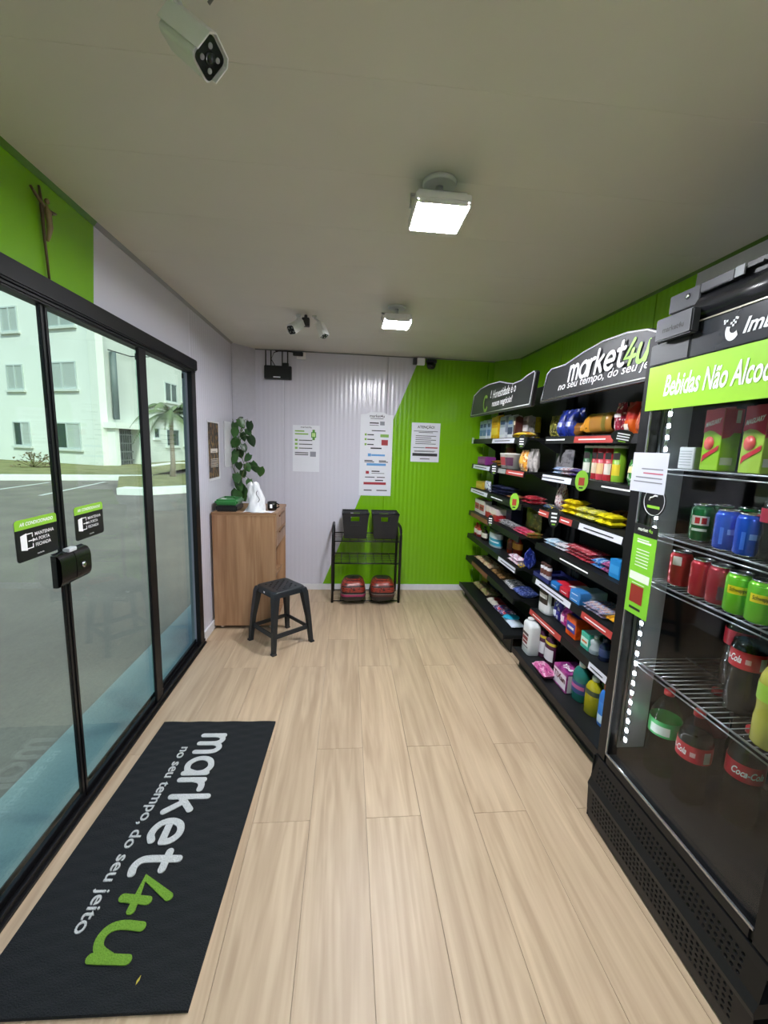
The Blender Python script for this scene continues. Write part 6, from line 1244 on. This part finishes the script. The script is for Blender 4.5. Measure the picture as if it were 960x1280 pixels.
l = MB(); l.tube([(FX-.003, yc+.022, zc+.002), (FX-.003, yc+.018, zc+.012), (FX-.003, yc+.008, zc+.014), (FX-.003, yc-.002, zc+.02), (FX-.003, yc-.014, zc+.019)], .0028, 6); l.build('print', WLET, t_)
(yA, zA), (yB, zB), (yC, zC) = pyz(795, 653), pyz(824, 664), pyz(781, 761)
t_ = sheet('fridge_notice', 'green notice with black header on the fridge door stile', 'notice', yB, yA, zC, zA, mat('7cc231', .4), FX-.0016); W, Hh = yA-yB, zA-zC; o = V((FX-.0030, yA, zC))
MB().box(FX-.0030, FX-.0025, yB, yA, zA-Hh*.12, zA).build('header', BLACK, t_)
l = MB(); text_on(l, 'market', (FX-.0036, yA-W*.18, zA-Hh*.07), -Y_, Z_, width=W*.42, bold=.02); bars(l, o, -Y_, Z_, [(W*.2, Hh*.83, W*.5, Hh*.012), (W*.2, Hh*.8, W*.6, Hh*.02)]+[(W*.22, Hh*(.72-.035*k), W*.55, Hh*.010) for k in range(6)]+[(W*.2, Hh*.345, W*.55, Hh*.008), (W*.05, Hh*.38, W*.86, Hh*.09)], 0)
text_on(l, '4u', (FX-.0036, yA-W*.63, zA-Hh*.07), -Y_, Z_, width=W*.16, mi=1, bold=.02)
bars(l, o, -Y_, Z_, [(W*.17, Hh*.13, W*.56, Hh*.2)], 2); bars(l, o, -Y_, Z_, [(W*.2, Hh*.055, W*.5, Hh*.028)], 3); l.build('print', [mat('dfe6d6', .5), GREENV, mat('8c2a1f', .5), BLACK], t_, fixn=False)
# ---------------------------------------------------------------- drinks
def can(label, px, z, X, c1, kind='plain', group=None, m=None):
    r, h = .033, .122; Y = solveY(px, X, z+.06); t_ = thing('drink_can', label, 'can', (X, Y, z+.0035), group=group)
    MB().lathe([(.0, .004), (.022, .002), (.025, 0), (.033, .010), (.033, .104), (.0275, .116)], 28).build('body', m or mat(c1, .22, .35), t_, world=False)
    MB().lathe([(.0275, .116), (.0285, .119), (.0275, h), (.0255, .1205), (.0245, .117), (0, .117)], 28).build('lid', CHROME, t_, world=False)
    MB().lathe([(.0255, 0), (.0285, .004)], 24).build('foot_rim', CHROME, t_, world=False)
    def patch(a, w_, z0, z1, name, mm, k=1.012): MB().lathe([(r*k, z0), (r*k, z1)], 10, a0=math.pi+a-w_/2, a1=math.pi+a+w_/2).build(name, mm, t_, world=False, fixn=False)
    return t_, patch
def curved_text(t_, s, r, a, w_, z0, h, m, shear=.2, bold=.02, tilt=0, name='lettering'):
    vs, fs, asp = text_geo(s, bold=bold, shear=shear, res=3); mb = MB()
    mb.add([(r*math.cos(math.pi+a-w_/2+w_*x), r*math.sin(math.pi+a-w_/2+w_*x), z0+h*y+tilt*x) for x, y in vs], fs); mb.build(name, m, t_, world=False, fixn=False)
# shelf 2: green cans, blue cans
GC = mat('1c6a38', .22, .35)
va = .75   # the cans' visible side faces the viewpoint, towards -X -Y
for px, X, lab, grp in ((877, 1.15, 'green guarana can at the left of its fridge shelf', None), (901, 1.215, 'green can half hidden behind the blue cans', None), (933, 1.25, 'green can in the row behind the blue cans', 'green cans behind the blue cans'), (957, 1.25, 'green can in the row behind the blue cans', 'green cans behind the blue cans')):
    t_, patch = can(lab, px, FSZ[2], X, '1c6a38', group=grp); patch(va-.1, 1.5, .055, .085, 'emblem_panel', mat('e3e0d6', .35)); patch(va+.25, .42, .06, .08, 'emblem', mat('b5262a', .35), 1.02); patch(va-.3, .42, .06, .08, 'emblem', mat('b5262a', .35), 1.02); patch(va-.1, 1.3, .036, .044, 'stripe', mat('d6dfd6', .35))
for px, X, lab in ((909, 1.125, 'blue can at the front left of the blue pair'), (936, 1.125, 'blue can at the front right of the blue pair')):
    t_, patch = can(lab, px, FSZ[2], X, '1f4fc0', group='blue cans at the front of their fridge shelf'); patch(va+.3, .5, .05, .066, 'printed_panel', mat('6a8fd9', .35)); patch(va-.35, .3, .02, .07, 'stripe', mat('3a68cc', .3))
# shelf 3: red cans, lime cans
RC = mat('a81c2c', .22, .35)
for px, X, lab, k in ((850, 1.14, 'red can standing alone at the left of its fridge shelf', 0), (877, 1.125, 'red can with white label patch, left of the red pair', 1), (899, 1.125, 'darker red can beside the lime green cans', 2)):
    t_, patch = can(lab, px, FSZ[3], X, ('b5202e', 'ad1f30', '9c1c2c')[k], group='red cans in the fridge')
    if k == 0: patch(va-.25, .8, .075, .105, 'label_patch', mat('d9d3d3', .4))
    elif k == 1: patch(va+.65, .5, .02, .05, 'label_patch', mat('e0dcd9', .4)); patch(va+.6, .35, .07, .10, 'stripe', mat('d6cdd0', .4))
    else: patch(va+.3, .7, .02, .06, 'printed_panel', mat('4a1626', .35))
for px, lab in ((923, 'lime green can with yellow band, nearest the red cans'), (952, 'lime green can with yellow band at the frame edge')):
    t_, patch = can(lab, px, FSZ[3], 1.115, '6fc22a', group='lime green cans in the fridge'); patch(va, 1.7, .062, .085, 'yellow_band', mat('e0cc1f', .3)); patch(va, 1.2, .106-.003, .1065-.001, 'stripe', mat('c9e6b0', .3), .98)
    curved_text(t_, 'Schweppes', .0345, va, 1.35, .066, .015, mat('4a4a12', .4))
# bottles
CLEAR = glass('bottle_clear', (.86, .89, .88), .9); COLA = mat('0d0806', .08, 0, .02); GREENB = glass('bottle_green', (.62, .86, .68), .9)
def soda(label, X, Y, z, h, body, labc, kind, group=None, capc='b5262e', cola=True, r=None):
    r = r or h*.155; t_ = thing('soda_bottle', label, 'bottle', (X, Y, z+.003), group=group)
    pf = [(0, .02), (.5, 0), (.86, .0), (1, .03), (1, .28), (.93, .36), (.95, .44), (1.0, .50), (1.0, .66), (.93, .74), (.62, .86), (.34, .92), (.27, .935), (.27, .955)]
    MB().lathe([(a*r, b_*h) for a, b_ in pf], 32).build('body', body, t_, world=False)
    if cola: MB().lathe([(a*r*.96, max(.006, b_*h)) for a, b_ in pf[:10]]+[(0, .74*h)], 28).build('liquid', COLA, t_, world=False)
    MB().lathe([(.34*r, .94*h), (.34*r, .99*h), (.3*r, h), (0, h)], 20).build('cap', mat(capc, .35), t_, world=False)
    MB().lathe([(1.012*r, .49*h), (1.016*r, .56*h), (1.012*r, .665*h)], 32, caps=False).build('label', mat(labc, .35), t_, world=False, fixn=False)
    def patch(a, w_, z0, z1, name, mm): MB().lathe([(r*1.022, z0*h), (r*1.022, z1*h)], 8, a0=math.pi+a-w_/2, a1=math.pi+a+w_/2).build(name, mm, t_, world=False, fixn=False)
    if kind == 'cola': curved_text(t_, 'Coca-Cola', r*1.024, va+.15, 1.7, .545*h, .075*h, WLET, .35, .02, tilt=0)
    if kind == 'cola2':
        curved_text(t_, 'Coca-Cola', r*1.024, va-1.15, 1.6, .545*h, .075*h, WLET, .35, .02); patch(va+.85, .45, .505, .63, 'info_panel', mat('dcd9d9', .4)); patch(va+.0, .3, .55, .6, 'print', mat('d9a8ac', .4))
    if kind == 'plain': patch(va-.2, 1.3, .515, .615, 'info_panel', mat('cfd9d3', .4))
    return t_
c = onZ(830, 857, .30+.335); c.y = min(c.y, 1.335); soda('two-litre green bottle with red cap on the fridge floor', c.x, c.y, .30, .335, GREENB, '3fae62', 'plain', cola=False)
c = onZ(875.5, 889, .30+.335); soda('two-litre cola bottle beside the green bottle on the fridge floor', c.x, c.y, .30, .335, CLEAR, 'c22a38', 'cola2')
c = onZ(941, 910, .30+.335); soda('two-litre cola bottle nearest the frame edge on the fridge floor', c.x, c.y, .30, .335, CLEAR, 'c22a38', 'cola')
c = V((1.41, 1.335, 0)); soda('cola bottle standing at the back of the fridge floor', c.x, c.y, .30, .335, CLEAR, '7a2430', 'none')
soda('cola bottle standing on the lowest wire shelf', 1.19, solveY(936, 1.19, .92), FSZ[4], .30, CLEAR, 'c22a38', 'cola2', r=.044)
soda('cola bottle behind another on the lowest wire shelf', 1.30, solveY(927, 1.30, .92), FSZ[4], .30, CLEAR, 'b5283a', 'none', r=.044)
soda('yellow lemon drink bottle at the frame edge on the lowest wire shelf', 1.13, solveY(964, 1.13, .8), FSZ[4], .26, mat('b5b048', .15), '9cc23a', 'none', capc='4a8a2c', cola=False, r=.04)
soda('small cola bottle beside the blue cans', 1.14, solveY(968, 1.14, 1.3), FSZ[2], .215, CLEAR, 'a82a40', 'none', r=.034)
# shelf 1: juice cartons and small packs
def juice(label, px, X, tone, group):
    w_, d, h = .066, .062, .186; z = FSZ[1]+.0035; Y = solveY(px, X-d/2, z+.05)-w_/2; t_ = thing('juice_carton', label, 'carton', (X, Y, z), .0, group=group)
    MB().box(-d/2, d/2, -w_/2, w_/2, 0, h).build('carton', mat(tone, .35), t_, bevel=.0015, world=False)
    MB().box(-.002, .002, -w_/2, w_/2, h, h+.006).build('seal', mat('b5263a', .35), t_, world=False)
    top = [(-.5, .62), (-.2, .66), (.1, .64), (.5, .56), (.5, 1.0), (-.5, 1.0)]
    MB().prism([(a*w_, b_*h) for a, b_ in top], -d/2-.0010, -d/2-.0003, Matrix(((0,0,1,0),(-1,0,0,0),(0,1,0,0),(0,0,0,1)))).build('red_field', mat('b82a44', .35), t_, world=False)
    MB().prism([(a*d, b_*h) for a, b_ in ((-.5, .52), (-.1, .55), (.1, .62), (.5, .62), (.5, 1), (-.5, 1))], -w_/2-.0010, -w_/2-.0003, Matrix(((1,0,0,0),(0,0,1,0),(0,1,0,0),(0,0,0,1)))).build('red_field', mat('c0263c', .35), t_, world=False)
    m_ = MB(); m_.lathe([(0, .0006), (.021, .0006), (.021, 0)], 20, M=Matrix.Translation((-d/2-.0010, .008, h*.45)) @ Matrix.Rotation(-math.pi/2, 4, 'Y') @ Matrix.Diagonal((1, .85, 1, 1))); m_.build('fruit_picture', mat('d9564e', .35), t_, world=False)
    m_ = MB(); m_.add([(-d/2-.0022, a*w_, b_*h) for a, b_ in ((.40, .12), (.36, .25), (-.44, .42), (-.42, .34), (.26, .19))], [(0,1,2,3,4)]); m_.build('ribbon', mat('c02a3c', .35), t_, world=False, fixn=False)
    l = MB(); text_on(l, 'MAGUARY', (-d/2-.0024, w_*.42, h*.71), V((0, -.97, .24)), V((0, -.1, 1)), width=w_*.84, height=.015, bold=.03, shear=.15); l.build('lettering', WLET, t_, world=False, fixn=False)
    MB().box(-d*.42, d*.22, -w_/2-.0012, -w_/2-.0003, h*.1, h*.22).build('barcode_panel', mat('d0d3c9', .4), t_, world=False)
    m_ = MB(); m_.box(d*.12, d*.34, -w_/2-.0016, -w_/2-.0011, h*.78, h*.98); m_.build('straw_label', mat('d9cdd0', .4), t_, world=False)
    return t_
juice('guava juice carton standing left at the front of the top fridge shelf', 876, 1.15, '8fbe2e', 'juice cartons in the fridge')
juice('guava juice carton at the frame edge of the top fridge shelf', 924.5, 1.15, 'a3c24a', 'juice cartons in the fridge')
juice('guava juice carton in the row behind on the top fridge shelf', 946, 1.225, '98bf3c', 'juice cartons in the fridge')
z = FSZ[1]+.003
bx = thing('label_box', 'small grey printed box at the left of the top fridge shelf', 'box', (1.16, solveY(857, 1.13, z+.03), z)); 
MB().box(-.03, .03, -.032, .032, 0, .072).build('carton', mat('aeb0b2', .4), bx, bevel=.002, world=False)
l = MB()
for k in range(6): quad(l, (-.0312, .026, .012+.009*k), -Y_, Z_, .050, .0025)
l.build('print', mat('75777a', .5), bx, world=False, fixn=False)
for k, (px, lab) in enumerate(((873, 'lower amber box behind the grey printed box'),)):
    t_ = thing('amber_box', 'amber small box behind the grey printed box in the fridge', 'box', (1.30, solveY(868, 1.27, z+.03), z)); MB().box(-.025, .025, -.03, .03, 0, .12).build('carton', pack('a8742a', '5a3a14', 'noise', 4, .5), t_, bevel=.002, world=False); MB().box(-.0262, -.0253, -.026, .026, .03, .055).build('stripe', mat('2a2014', .4), t_, world=False)
